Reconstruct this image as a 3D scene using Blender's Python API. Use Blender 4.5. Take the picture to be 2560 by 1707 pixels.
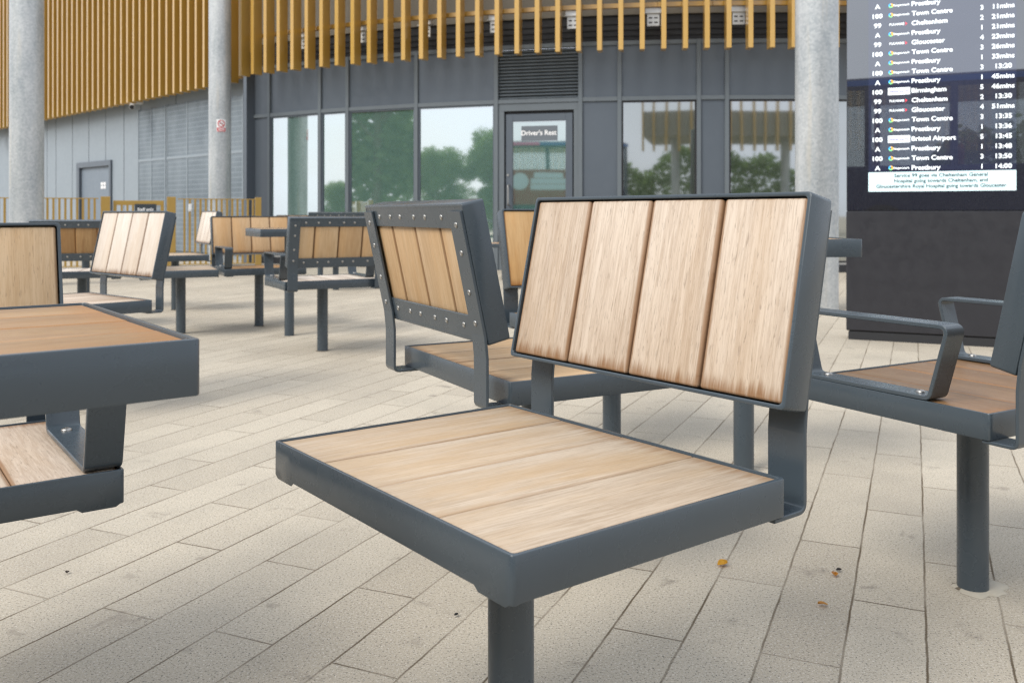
import bpy, bmesh, math, random
from mathutils import Matrix, Vector

random.seed(7)
for o in list(bpy.data.objects):
    bpy.data.objects.remove(o)
SC = bpy.context.scene
COL = SC.collection
R = math.radians

# ------------------------------------------------------------------ camera
cam_d = bpy.data.cameras.new('camera')
cam = bpy.data.objects.new('camera', cam_d)
COL.objects.link(cam)
SC.camera = cam
cam.location = (0, 0, 0.77)
cam.rotation_euler = (R(90), 0, 0)
cam_d.sensor_width = 36.0
cam_d.lens = 36.0 * 2270 / 2560
cam_d.shift_y = -(853.5 - 535) / 2560
cam_d.clip_start = 0.02
cam_d.clip_end = 2000
cam_d.dof.use_dof = True
cam_d.dof.focus_distance = 1.32
cam_d.dof.aperture_fstop = 10.5

# ------------------------------------------------------------------ world and sun
SUN_EL, SUN_AZ = 45.0, 227.0          # azimuth clockwise from +Y
W = bpy.data.worlds.new('World')
SC.world = W
W.use_nodes = True
nt = W.node_tree
for n in list(nt.nodes):
    nt.nodes.remove(n)
out = nt.nodes.new('ShaderNodeOutputWorld')
bg = nt.nodes.new('ShaderNodeBackground')
sky = nt.nodes.new('ShaderNodeTexSky')
sky.sky_type = 'NISHITA'
sky.sun_disc = False
sky.sun_elevation = R(SUN_EL)
sky.sun_rotation = R(SUN_AZ)
sky.air_density = 1.2
sky.dust_density = 2.0
tc = nt.nodes.new('ShaderNodeTexCoord')
mp = nt.nodes.new('ShaderNodeMapping')
mp.inputs['Scale'].default_value = (1.2, 1.2, 4.0)
nz = nt.nodes.new('ShaderNodeTexNoise')
nz.inputs['Scale'].default_value = 2.2
nz.inputs['Detail'].default_value = 6
rp = nt.nodes.new('ShaderNodeValToRGB')
rp.color_ramp.elements[0].position = 0.30
rp.color_ramp.elements[0].color = (0.62, 0.62, 0.62, 1)
rp.color_ramp.elements[1].position = 0.62
rp.color_ramp.elements[1].color = (0.97, 0.97, 0.97, 1)
mx = nt.nodes.new('ShaderNodeMix')
mx.data_type = 'RGBA'
mx.inputs[7].default_value = (10.7, 11.4, 12.6, 1)      # bright thin cloud
nt.links.new(tc.outputs['Generated'], mp.inputs['Vector'])
nt.links.new(mp.outputs[0], nz.inputs['Vector'])
nt.links.new(nz.outputs['Fac'], rp.inputs[0])
nt.links.new(rp.outputs[0], mx.inputs[0])
nt.links.new(sky.outputs[0], mx.inputs[6])
nt.links.new(mx.outputs[2], bg.inputs['Color'])
bg.inputs['Strength'].default_value = 0.088
nt.links.new(bg.outputs[0], out.inputs['Surface'])

sun_d = bpy.data.lights.new('sun', 'SUN')
sun = bpy.data.objects.new('sun', sun_d)
COL.objects.link(sun)
sun_d.energy = 2.3
sun_d.angle = R(26)
sun_d.color = (1.0, 0.95, 0.87)
sd = Vector((math.sin(R(SUN_AZ)) * math.cos(R(SUN_EL)), math.cos(R(SUN_AZ)) * math.cos(R(SUN_EL)), math.sin(R(SUN_EL))))
sun.rotation_euler = (-sd).to_track_quat('-Z', 'Y').to_euler()
sun.location = sd * 60

SC.view_settings.view_transform = 'Standard'
SC.view_settings.look = 'None'
SC.view_settings.exposure = 0.41
SC.view_settings.gamma = 1.0
SC.view_settings.use_curve_mapping = False
SC.render.engine = 'CYCLES'
SC.cycles.max_bounces = 7
SC.cycles.diffuse_bounces = 4
SC.cycles.glossy_bounces = 4
SC.cycles.sample_clamp_indirect = 3
SC.cycles.use_denoising = True
SC.cycles.denoiser = 'OPENIMAGEDENOISE'
SC.cycles.denoising_input_passes = 'RGB_ALBEDO_NORMAL'
SC.cycles.denoising_prefilter = 'NONE'       # keep the fine grit and grain
SC.cycles.use_adaptive_sampling = False
SC.cycles.caustics_reflective = False
SC.cycles.caustics_refractive = False
SC.cycles.filter_width = 1.3

# ------------------------------------------------------------------ node helpers
def new_mat(name):
    m = bpy.data.materials.new(name)
    m.use_nodes = True
    t = m.node_tree
    b = t.nodes['Principled BSDF']
    return m, t, b

def N(t, typ, **kw):
    n = t.nodes.new(typ)
    for k, v in kw.items():
        setattr(n, k, v)
    return n

def link(t, a, b):
    t.links.new(a, b)

def mathn(t, op, a, b=None, c=None, clamp=False):
    n = t.nodes.new('ShaderNodeMath')
    n.operation = op
    n.use_clamp = clamp
    for i, v in enumerate((a, b, c)):
        if v is None:
            continue
        if isinstance(v, (int, float)):
            n.inputs[i].default_value = v
        else:
            t.links.new(v, n.inputs[i])
    return n.outputs[0]

def smooth(t, v, lo, hi):
    n = t.nodes.new('ShaderNodeMapRange')
    n.interpolation_type = 'SMOOTHSTEP'
    t.links.new(v, n.inputs[0])
    n.inputs[1].default_value = lo
    n.inputs[2].default_value = hi
    n.inputs[3].default_value = 0
    n.inputs[4].default_value = 1
    return n.outputs[0]

def noise(t, vec, scale, detail=3, rough=0.55, dist=0.0):
    n = t.nodes.new('ShaderNodeTexNoise')
    n.inputs['Scale'].default_value = scale
    n.inputs['Detail'].default_value = detail
    n.inputs['Roughness'].default_value = rough
    n.inputs['Distortion'].default_value = dist
    if vec is not None:
        t.links.new(vec, n.inputs['Vector'])
    return n.outputs['Fac']

def mapping(t, vec, scale=(1, 1, 1), loc=(0, 0, 0), rot=(0, 0, 0)):
    n = t.nodes.new('ShaderNodeMapping')
    n.inputs['Scale'].default_value = scale
    n.inputs['Location'].default_value = loc
    n.inputs['Rotation'].default_value = rot
    t.links.new(vec, n.inputs['Vector'])
    return n.outputs[0]

def mixc(t, fac, a, b, blend='MIX'):
    n = t.nodes.new('ShaderNodeMix')
    n.data_type = 'RGBA'
    n.blend_type = blend
    for i, v in ((0, fac), (6, a), (7, b)):
        if isinstance(v, (int, float)):
            n.inputs[i].default_value = v
        elif isinstance(v, tuple):
            n.inputs[i].default_value = (*v[:3], 1)
        else:
            t.links.new(v, n.inputs[i])
    return n.outputs[2]

def bump(t, b, h, strength, dist=0.001):
    n = t.nodes.new('ShaderNodeBump')
    n.inputs['Strength'].default_value = strength
    n.inputs['Distance'].default_value = dist
    t.links.new(h, n.inputs['Height'])
    t.links.new(n.outputs[0], b.inputs['Normal'])

def objco(t):
    return N(t, 'ShaderNodeTexCoord').outputs['Object']

# ------------------------------------------------------------------ materials
def mat_paint(name, c, rough=0.33, var=0.12, peel=0.05, dust=0.0):
    m, t, b = new_mat(name)
    co = objco(t)
    f = noise(t, co, 3.0, 4)
    d = tuple(v * (1 - var) for v in c)
    l = tuple(v * (1 + var) for v in c)
    colr = mixc(t, f, d, l)
    sp = noise(t, co, 160, 2)
    spk = smooth(t, sp, 0.78, 0.84)
    colr = mixc(t, mathn(t, 'MULTIPLY', spk, 0.10), colr, (0.45, 0.45, 0.44))
    link(t, colr, b.inputs['Base Color'])
    rr = mathn(t, 'MULTIPLY_ADD', smooth(t, noise(t, co, 13, 5, 0.65), 0.3, 0.7), 0.13, rough - 0.05)
    link(t, rr, b.inputs['Roughness'])
    bump(t, b, noise(t, co, 300, 2), peel, 0.0002)
    return m

M_PAINT = mat_paint('slate_grey_paint', (0.054, 0.071, 0.086), 0.26)
M_PAINT_WARM = mat_paint('charcoal_panel_paint', (0.022, 0.0225, 0.028), 0.38, 0.08)
M_FACADE = mat_paint('grey_facade_paint', (0.088, 0.106, 0.128), 0.33, 0.06, 0.02)
M_FACADE_LT = mat_paint('light_grey_facade_paint', (0.25, 0.29, 0.325), 0.5, 0.06, 0.02)
M_MULL = mat_paint('mullion_paint', (0.12, 0.14, 0.155), 0.4, 0.05, 0.02)
M_DARK = mat_paint('dark_recess_paint', (0.018, 0.019, 0.022), 0.6, 0.1, 0.02)

def mat_wood(name, light, dark, stain=(0.16, 0.075, 0.028), fleck=0.6, gloss=0.55, edge=0.6, warm=0.5):
    m, t, b = new_mat(name)
    uv = N(t, 'ShaderNodeUVMap', uv_map='grain').outputs[0]
    nv = N(t, 'ShaderNodeUVMap', uv_map='span').outputs[0]
    oi = N(t, 'ShaderNodeObjectInfo')
    cmb = N(t, 'ShaderNodeCombineXYZ')
    link(t, mathn(t, 'MULTIPLY', oi.outputs['Random'], 37.0), cmb.inputs[1])
    va = N(t, 'ShaderNodeVectorMath', operation='ADD')
    link(t, uv, va.inputs[0])
    link(t, cmb.outputs[0], va.inputs[1])
    co = va.outputs[0]
    broad = noise(t, mapping(t, co, (16, 1.6, 1)), 1.0, 4, 0.6, 0.6)
    fine = noise(t, mapping(t, co, (230, 11, 1)), 1.0, 5, 0.72, 0.8)
    pores = noise(t, mapping(t, co, (380, 48, 1)), 1.0, 3, 0.6, 0.5)
    warp = noise(t, mapping(t, co, (5, 2.2, 1)), 1.0, 2)
    sx = N(t, 'ShaderNodeSeparateXYZ')
    link(t, co, sx.inputs[0])
    rings = mathn(t, 'SINE', mathn(t, 'MULTIPLY_ADD', sx.outputs[0], 260.0, mathn(t, 'MULTIPLY', warp, 34.0)))
    rings = mathn(t, 'MULTIPLY_ADD', rings, 0.5, 0.5)
    # tone of each plank
    pl = N(t, 'ShaderNodeTexWhiteNoise', noise_dimensions='1D')
    sg = N(t, 'ShaderNodeSeparateXYZ')
    link(t, uv, sg.inputs[0])
    link(t, mathn(t, 'FLOOR', mathn(t, 'ADD', sg.outputs[0], mathn(t, 'MULTIPLY', oi.outputs['Random'], 91.0))), pl.inputs['W'])
    f = mathn(t, 'MULTIPLY_ADD', smooth(t, broad, 0.3, 0.72), 0.52, mathn(t, 'MULTIPLY', smooth(t, fine, 0.38, 0.62), 0.50))
    f = mathn(t, 'ADD', f, mathn(t, 'MULTIPLY', rings, 0.10))
    f = mathn(t, 'ADD', f, mathn(t, 'MULTIPLY_ADD', pl.outputs['Value'], 0.44, -0.24), clamp=True)
    c = mixc(t, f, light, dark)
    hue = noise(t, mapping(t, co, (9, 1.1, 1), (3.3, 1.7, 0)), 1.0, 4, 0.6, 1.2)
    c = mixc(t, mathn(t, 'MULTIPLY', smooth(t, hue, 0.42, 0.68), warm), c, tuple(v * k for v, k in zip(dark, (1.22, 1.10, 0.86))))
    fl = smooth(t, pores, 0.56, 0.70)
    c = mixc(t, mathn(t, 'MULTIPLY', fl, fleck * 0.55), c, tuple(v * 0.62 for v in dark))
    # water stain creeping up from the lower ends and along the long edges
    s2 = N(t, 'ShaderNodeSeparateXYZ')
    link(t, nv, s2.inputs[0])
    jag = noise(t, mapping(t, co, (110, 3, 1)), 1.0, 4, 0.7)
    lo = mathn(t, 'MINIMUM', s2.outputs[1], mathn(t, 'MULTIPLY_ADD', s2.outputs[1], -3.0, 3.05))
    reach = mathn(t, 'MULTIPLY_ADD', jag, 0.22, -0.065)
    e1 = smooth(t, mathn(t, 'SUBTRACT', reach, lo), -0.05, 0.05)
    side = mathn(t, 'MINIMUM', s2.outputs[0], mathn(t, 'SUBTRACT', 1.0, s2.outputs[0]))
    e2 = smooth(t, mathn(t, 'SUBTRACT', mathn(t, 'MULTIPLY_ADD', jag, 0.045, 0.014), side), -0.014, 0.016)
    es = mathn(t, 'MAXIMUM', mathn(t, 'MULTIPLY', e1, 0.85), mathn(t, 'MULTIPLY', e2, edge))
    c = mixc(t, es, c, stain)
    link(t, c, b.inputs['Base Color'])
    link(t, mathn(t, 'MULTIPLY_ADD', fine, 0.2, gloss - 0.1), b.inputs['Roughness'])
    h = mathn(t, 'SUBTRACT', mathn(t, 'MULTIPLY', fine, 0.6), mathn(t, 'MULTIPLY', fl, 0.6))
    bump(t, b, h, 0.35, 0.0008)
    return m

WOOD = {
    'pale': mat_wood('pale_weathered_wood', (0.63, 0.53, 0.43), (0.405, 0.305, 0.222), stain=(0.23, 0.105, 0.032), fleck=1.0, edge=0.75, warm=0.2),
    'sand': mat_wood('sand_weathered_wood', (0.56, 0.465, 0.36), (0.36, 0.27, 0.185), stain=(0.30, 0.175, 0.085), fleck=0.45, edge=0.35, warm=0.65),
    'tan': mat_wood('tan_wood', (0.61, 0.43, 0.25), (0.44, 0.275, 0.135), fleck=0.35),
    'gold': mat_wood('golden_wood', (0.58, 0.375, 0.175), (0.45, 0.26, 0.10), stain=(0.30, 0.12, 0.025), fleck=0.3),
    'white': mat_wood('bleached_wood', (0.72, 0.66, 0.59), (0.55, 0.46, 0.375), fleck=0.4, warm=0.15),
    'orange': mat_wood('orange_brown_wood', (0.30, 0.18, 0.092), (0.165, 0.09, 0.042), stain=(0.30, 0.13, 0.03), gloss=0.40),
    'amber': mat_wood('amber_wood', (0.44, 0.275, 0.125), (0.25, 0.135, 0.052), stain=(0.38, 0.17, 0.045), gloss=0.42),
    'oat': mat_wood('oat_wood', (0.60, 0.44, 0.275), (0.47, 0.315, 0.17), fleck=0.8),
}

def mat_metal(name, c, rough):
    m, t, b = new_mat(name)
    b.inputs['Base Color'].default_value = (*c, 1)
    b.inputs['Metallic'].default_value = 1
    b.inputs['Roughness'].default_value = rough
    return m
M_STEEL = mat_metal('stainless_steel', (0.42, 0.41, 0.39), 0.42)

def mat_galv():
    m, t, b = new_mat('galvanised_steel')
    co = objco(t)
    v = N(t, 'ShaderNodeTexVoronoi')
    v.inputs['Scale'].default_value = 60
    link(t, co, v.inputs['Vector'])
    sp = N(t, 'ShaderNodeSeparateColor')
    link(t, v.outputs['Color'], sp.inputs[0])
    big = noise(t, mapping(t, co, (3, 3, 0.8)), 1.6, 4)
    f = mathn(t, 'MULTIPLY_ADD', sp.outputs[0], 0.48, mathn(t, 'MULTIPLY', smooth(t, big, 0.32, 0.66), 0.55))
    c = mixc(t, f, (0.31, 0.34, 0.36), (0.56, 0.575, 0.575))
    st = smooth(t, noise(t, mapping(t, co, (9, 9, 0.5)), 1.3, 3), 0.60, 0.74)
    c = mixc(t, mathn(t, 'MULTIPLY', st, 0.35), c, (0.50, 0.44, 0.33))
    link(t, c, b.inputs['Base Color'])
    b.inputs['Metallic'].default_value = 0.35
    link(t, mathn(t, 'MULTIPLY_ADD', sp.outputs[1], 0.15, 0.42), b.inputs['Roughness'])
    bump(t, b, sp.outputs[0], 0.08, 0.001)
    return m
M_GALV = mat_galv()

def mat_gold(name, c, rough=0.36, metal=0.55):
    m, t, b = new_mat(name)
    co = objco(t)
    f = noise(t, mapping(t, co, (2, 2, 0.4)), 2, 3)
    link(t, mixc(t, f, tuple(v * 0.9 for v in c), tuple(v * 1.1 for v in c)), b.inputs['Base Color'])
    b.inputs['Metallic'].default_value = metal
    b.inputs['Roughness'].default_value = rough
    b.inputs['Coat Weight'].default_value = 1.0
    b.inputs['Coat Roughness'].default_value = 0.18
    return m
M_GOLD = mat_gold('gold_anodised_aluminium', (0.50, 0.295, 0.058), 0.30, 0.10)
M_GOLD_FENCE = mat_gold('gold_fence_paint', (0.40, 0.25, 0.055), 0.4, 0.3)

def mat_plain(name, c, rough=0.6, emit=0.0, spec=0.5):
    m, t, b = new_mat(name)
    b.inputs['Base Color'].default_value = (*c, 1)
    b.inputs['Roughness'].default_value = rough
    b.inputs['Specular IOR Level'].default_value = spec
    if emit:
        b.inputs['Emission Color'].default_value = (*c, 1)
        b.inputs['Emission Strength'].default_value = emit
    return m

M_RUBBER = mat_plain('black_gasket', (0.012, 0.012, 0.014), 0.55)
M_WHITE = mat_plain('white_print', (0.8, 0.8, 0.8), 0.5)
M_RED = mat_plain('red_print', (0.55, 0.03, 0.04), 0.5)
M_SIGNGREY = mat_plain('grey_sign_vinyl', (0.125, 0.145, 0.165), 0.5)
M_SIGNDARK = mat_plain('dark_sign_vinyl', (0.03, 0.04, 0.05), 0.5)
M_CAMWHITE = mat_plain('white_plastic', (0.72, 0.72, 0.70), 0.4)

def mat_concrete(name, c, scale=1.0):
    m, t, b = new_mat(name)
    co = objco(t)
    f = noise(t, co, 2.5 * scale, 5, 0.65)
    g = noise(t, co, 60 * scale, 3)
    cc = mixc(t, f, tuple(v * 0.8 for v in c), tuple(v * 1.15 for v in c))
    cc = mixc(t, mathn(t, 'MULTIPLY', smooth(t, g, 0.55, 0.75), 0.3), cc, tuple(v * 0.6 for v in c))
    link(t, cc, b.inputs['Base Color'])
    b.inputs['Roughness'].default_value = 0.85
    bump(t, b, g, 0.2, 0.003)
    return m
M_CONC = mat_concrete('slab_concrete', (0.33, 0.315, 0.28))
M_SLAB = mat_concrete('shaded_slab_concrete', (0.20, 0.185, 0.155))  # darker copy of the slab concrete, shade behind the fins put in its colour
M_KERB = mat_concrete('pale_kerb_concrete', (0.55, 0.54, 0.52))
M_GROUT = mat_concrete('mortar_patch_concrete', (0.44, 0.40, 0.325), 8)

def mat_glass(name, tint, refl, rough=0.03):
    """coated window pane: tinted body (a film behind the glass) under a strong mirror coat"""
    m, t, b = new_mat(name)
    outn = t.nodes['Material Output']
    b.inputs['Base Color'].default_value = (*tint, 1)
    b.inputs['Roughness'].default_value = 0.35
    g = N(t, 'ShaderNodeBsdfGlossy')
    g.inputs['Roughness'].default_value = rough
    g.inputs['Color'].default_value = (0.97, 0.985, 1.0, 1)
    co = objco(t)
    bm_ = t.nodes.new('ShaderNodeBump')
    bm_.inputs['Strength'].default_value = 0.25
    bm_.inputs['Distance'].default_value = 0.004
    link(t, noise(t, mapping(t, co, (1, 1, 0.35)), 1.5, 1), bm_.inputs['Height'])
    link(t, bm_.outputs[0], g.inputs['Normal'])
    fr = N(t, 'ShaderNodeFresnel')
    fr.inputs['IOR'].default_value = 1.5
    ms = N(t, 'ShaderNodeMixShader')
    link(t, mathn(t, 'ADD', fr.outputs[0], refl, clamp=True), ms.inputs[0])
    link(t, b.outputs[0], ms.inputs[1])
    link(t, g.outputs[0], ms.inputs[2])
    link(t, ms.outputs[0], outn.inputs['Surface'])
    return m
M_PANE = mat_glass('green_coated_glass', (0.15, 0.275, 0.235), 0.58)
M_PANE_DARK = mat_glass('dark_coated_glass', (0.028, 0.042, 0.026), 0.34)
M_DOORGLASS = mat_glass('door_glass', (0.07, 0.17, 0.125), 0.45)

def mat_paving():
    m, t, b = new_mat('concrete_plank_paving')
    geo = N(t, 'ShaderNodeNewGeometry')
    P = geo.outputs['Position']
    rot = mapping(t, P, rot=(0, 0, R(23.9)))
    wob = noise(t, P, 9, 2)
    s = N(t, 'ShaderNodeSeparateXYZ')
    link(t, rot, s.inputs[0])
    WD, LN = 0.1337, 0.605
    wv = mathn(t, 'MULTIPLY_ADD', wob, 0.005, -0.0025)
    u = mathn(t, 'DIVIDE', mathn(t, 'ADD', mathn(t, 'ADD', s.outputs[0], -0.020), wv), WD)
    ui = mathn(t, 'FLOOR', u)
    uf = mathn(t, 'SUBTRACT', u, ui)
    wn = N(t, 'ShaderNodeTexWhiteNoise', noise_dimensions='1D')
    link(t, ui, wn.inputs['W'])
    par = mathn(t, 'MODULO', mathn(t, 'ADD', ui, 4000.0), 2.0)
    off = mathn(t, 'ADD', mathn(t, 'MULTIPLY_ADD', par, 0.30, -0.40), mathn(t, 'MULTIPLY_ADD', wn.outputs[0], 0.06, -0.03))
    v = mathn(t, 'DIVIDE', mathn(t, 'ADD', mathn(t, 'ADD', s.outputs[1], off), wv), LN)
    vi = mathn(t, 'FLOOR', v)
    vf = mathn(t, 'SUBTRACT', v, vi)
    du = mathn(t, 'MULTIPLY', mathn(t, 'MINIMUM', uf, mathn(t, 'SUBTRACT', 1.0, uf)), WD)
    dv = mathn(t, 'MULTIPLY', mathn(t, 'MINIMUM', vf, mathn(t, 'SUBTRACT', 1.0, vf)), LN)
    dd = mathn(t, 'MINIMUM', du, dv)
    rag = mathn(t, 'MULTIPLY_ADD', noise(t, P, 260, 3, 0.7), 0.0040, -0.0020)
    dd = mathn(t, 'ADD', dd, rag)
    jw = noise(t, P, 3.1, 3)
    joint = mathn(t, 'SUBTRACT', 1.0, smooth(t, dd, 0.0008, 0.0030))
    joint = mathn(t, 'MULTIPLY', joint, mathn(t, 'MULTIPLY_ADD', smooth(t, jw, 0.35, 0.62), 0.62, 0.38))
    # each plank has its own tone
    w2 = N(t, 'ShaderNodeTexWhiteNoise', noise_dimensions='2D')
    cb = N(t, 'ShaderNodeCombineXYZ')
    link(t, ui, cb.inputs[0])
    link(t, vi, cb.inputs[1])
    link(t, cb.outputs[0], w2.inputs[0])
    tone = w2.outputs['Value']
    base = mixc(t, tone, (0.435, 0.380, 0.298), (0.510, 0.450, 0.356))
    # exposed grit
    g1 = noise(t, P, 210, 3, 0.8)
    g2 = noise(t, mapping(t, P, loc=(3.1, 7.7, 0)), 240, 3, 0.8)
    base = mixc(t, mathn(t, 'MULTIPLY', smooth(t, g1, 0.55, 0.63), 0.85), base, (0.085, 0.08, 0.075))
    base = mixc(t, mathn(t, 'MULTIPLY', smooth(t, g2, 0.56, 0.65), 0.70), base, (0.82, 0.79, 0.72))
    big = noise(t, P, 1.3, 5, 0.65)
    base = mixc(t, mathn(t, 'MULTIPLY', smooth(t, big, 0.42, 0.72), 0.34), base, (0.27, 0.245, 0.205))
    # dark blotches
    st = noise(t, P, 7.5, 4, 0.6, 0.4)
    base = mixc(t, mathn(t, 'MULTIPLY', smooth(t, st, 0.62, 0.76), 0.6), base, (0.15, 0.125, 0.105))
    base = mixc(t, mathn(t, 'MULTIPLY', joint, 0.95), base, (0.10, 0.07, 0.038))
    link(t, base, b.inputs['Base Color'])
    b.inputs['Roughness'].default_value = 0.82
    b.inputs['Specular IOR Level'].default_value = 0.3
    h = mathn(t, 'SUBTRACT', mathn(t, 'MULTIPLY', g1, 0.12), joint)
    bump(t, b, h, 0.55, 0.003)
    return m
M_PAVE = mat_paving()

def mat_mesh_panel():
    m, t, b = new_mat('galvanised_mesh_sheet')
    co = objco(t)
    s = N(t, 'ShaderNodeSeparateXYZ')
    link(t, co, s.inputs[0])
    a = mathn(t, 'SINE', mathn(t, 'MULTIPLY', s.outputs[0], 2 * math.pi / 0.035))
    c = mathn(t, 'SINE', mathn(t, 'MULTIPLY', s.outputs[2], 2 * math.pi / 0.085))
    f = mathn(t, 'MAXIMUM', smooth(t, a, 0.55, 0.95), smooth(t, c, 0.75, 0.98))
    n = smooth(t, noise(t, co, 1.4, 5, 0.65), 0.35, 0.68)
    col = mixc(t, mathn(t, 'MULTIPLY', f, 0.7), (0.115, 0.145, 0.17), (0.27, 0.31, 0.34))
    col = mixc(t, mathn(t, 'MULTIPLY', n, 0.35), col, (0.32, 0.365, 0.40))
    link(t, col, b.inputs['Base Color'])
    b.inputs['Roughness'].default_value = 0.5
    b.inputs['Metallic'].default_value = 0.2
    return m
M_MESH = mat_mesh_panel()
M_SHADOW_RING = mat_concrete('mortar_and_shadow_concrete', (0.13, 0.105, 0.075), 8)  # contact shadow put into the colour, together with dark mortar crumbs

# ------------------------------------------------------------------ mesh helpers
def finish(name, bm, mats, parent=None, smooth_angle=None, link_it=True):
    me = bpy.data.meshes.new(name)
    bmesh.ops.recalc_face_normals(bm, faces=bm.faces[:])
    bm.to_mesh(me)
    bm.free()
    for m in (mats if isinstance(mats, (list, tuple)) else [mats]):
        me.materials.append(m)
    if smooth_angle:
        me.polygons.foreach_set('use_smooth', [True] * len(me.polygons))
        me.set_sharp_from_angle(angle=R(smooth_angle))
    o = bpy.data.objects.new(name, me)
    COL.objects.link(o)
    if parent:
        o.parent = parent
    return o

def empty(name, loc=(0, 0, 0), rz=0.0):
    o = bpy.data.objects.new(name, None)
    o.empty_display_size = 0.1
    o.location = loc
    o.rotation_euler = (0, 0, rz)
    COL.objects.link(o)
    return o

def tag(o, label=None, cat=None, group=None, kind=None):
    if label: o['label'] = label
    if cat: o['category'] = cat
    if group: o['group'] = group
    if kind: o['kind'] = kind
    return o

def box(bm, lo, hi, bev=0.0, M=None, mi=0, seg=1):
    c = [(a + b) / 2 for a, b in zip(lo, hi)]
    s = [abs(b - a) for a, b in zip(lo, hi)]
    r = bmesh.ops.create_cube(bm, size=1.0, matrix=Matrix.Translation(c) @ Matrix.Diagonal((*s, 1)))
    vs = r['verts']
    fs = list({f for v in vs for f in v.link_faces})
    if bev > 0:
        es = list({e for v in vs for e in v.link_edges})
        rb = bmesh.ops.bevel(bm, geom=es, offset=bev, segments=seg, affect='EDGES', profile=0.5)
        fs = list({f for v in rb['verts'] for f in v.link_faces} | {f for f in fs if f.is_valid})
        vs = list({v for f in fs for v in f.verts})
    for f in fs:
        f.material_index = mi
    if M is not None:
        bmesh.ops.transform(bm, matrix=M, verts=vs)
    return vs

def cyl(bm, p0, p1, r0, r1=None, seg=28, cap=True, mi=0):
    p0, p1 = Vector(p0), Vector(p1)
    d = p1 - p0
    q = d.to_track_quat('Z', 'Y').to_matrix().to_4x4()
    r = bmesh.ops.create_cone(bm, cap_ends=cap, cap_tris=False, segments=seg, radius1=r0, radius2=r0 if r1 is None else r1, depth=d.length,
                              matrix=Matrix.Translation((p0 + p1) / 2) @ q)
    for f in {f for v in r['verts'] for f in v.link_faces}:
        f.material_index = mi
    return r['verts']

def loops_to_faces(bm, loops, closed_u=True, mi=0):
    """stitches consecutive vertex loops of equal length"""
    n = len(loops[0])
    for a, b in zip(loops[:-1], loops[1:]):
        for i in range(n if closed_u else n - 1):
            j = (i + 1) % n
            f = bm.faces.new((a[i], a[j], b[j], b[i]))
            f.material_index = mi

def rrect(w, h, r, extra=(), seg=4):
    """rounded rectangle points with distance-from-corner breakpoints; returns (x, y, d) d = distance to nearest corner along the side"""
    pts = []
    cs = [(w / 2, h / 2, 0), (-w / 2, h / 2, 90), (-w / 2, -h / 2, 180), (w / 2, -h / 2, 270)]
    for k, (cx, cy, a0) in enumerate(cs):
        ox, oy = cx - math.copysign(r, cx), cy - math.copysign(r, cy)
        for i in range(seg + 1):
            a = R(a0 + 90 * i / seg)
            pts.append((ox + r * math.cos(a), oy + r * math.sin(a), 0.0))
        nx, ny, _ = cs[(k + 1) % 4]
        L = math.hypot(nx - cx, ny - cy)
        ux, uy = (nx - cx) / L, (ny - cy) / L
        for d in extra:
            pts.append((cx + ux * d, cy + uy * d, d))
        for d in reversed(extra):
            pts.append((nx - ux * d, ny - uy * d, d))
    return pts

def ribbon(bm, path, x0, x1, th, closed=False, bev=0.0012):
    """flat bar: path of (y, z) points, width x0..x1, thickness th centred on the path"""
    n = len(path)
    rings = []
    for i in range(n):
        p = Vector(path[i])
        a = Vector(path[i - 1]) if (i > 0 or closed) else None
        b = Vector(path[(i + 1) % n]) if (i < n - 1 or closed) else None
        if a is None:
            d = (b - p).normalized(); k = 1.0
        elif b is None:
            d = (p - a).normalized(); k = 1.0
        else:
            d1, d2 = (p - a).normalized(), (b - p).normalized()
            d = (d1 + d2).normalized()
            k = 1.0 / max(0.5, d.dot(d1))
        nrm = Vector((-d.y, d.x)) * (th / 2 * k)
        bb = bev
        nb = nrm.normalized() * (nrm.length - bb)
        sec = [(x0 + bb, p + nrm), (x1 - bb, p + nrm), (x1, p + nb), (x1, p - nb), (x1 - bb, p - nrm), (x0 + bb, p - nrm), (x0, p - nb), (x0, p + nb)]
        rings.append([bm.verts.new((x, q.x, q.y)) for x, q in sec])
    if closed:
        rings.append(rings[0])
    loops_to_faces(bm, rings)
    if not closed:
        bm.faces.new(rings[0]); bm.faces.new(list(reversed(rings[-1])))

def fillet(path, r, closed=False, seg=5):
    out_ = []
    n = len(path)
    for i in range(n):
        p = Vector(path[i])
        if not closed and i in (0, n - 1):
            out_.append(tuple(p)); continue
        a = (Vector(path[i - 1]) - p).normalized()
        b = (Vector(path[(i + 1) % n]) - p).normalized()
        ang = a.angle(b)
        t_ = min(r / math.tan(ang / 2), 0.45 * min((Vector(path[i - 1]) - p).length, (Vector(path[(i + 1) % n]) - p).length))
        p1, p2 = p + a * t_, p + b * t_
        for k in range(seg + 1):
            s_ = k / seg
            out_.append(tuple(p1 * (1 - s_) ** 2 + p * 2 * s_ * (1 - s_) + p2 * s_ ** 2))
    return out_

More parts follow.
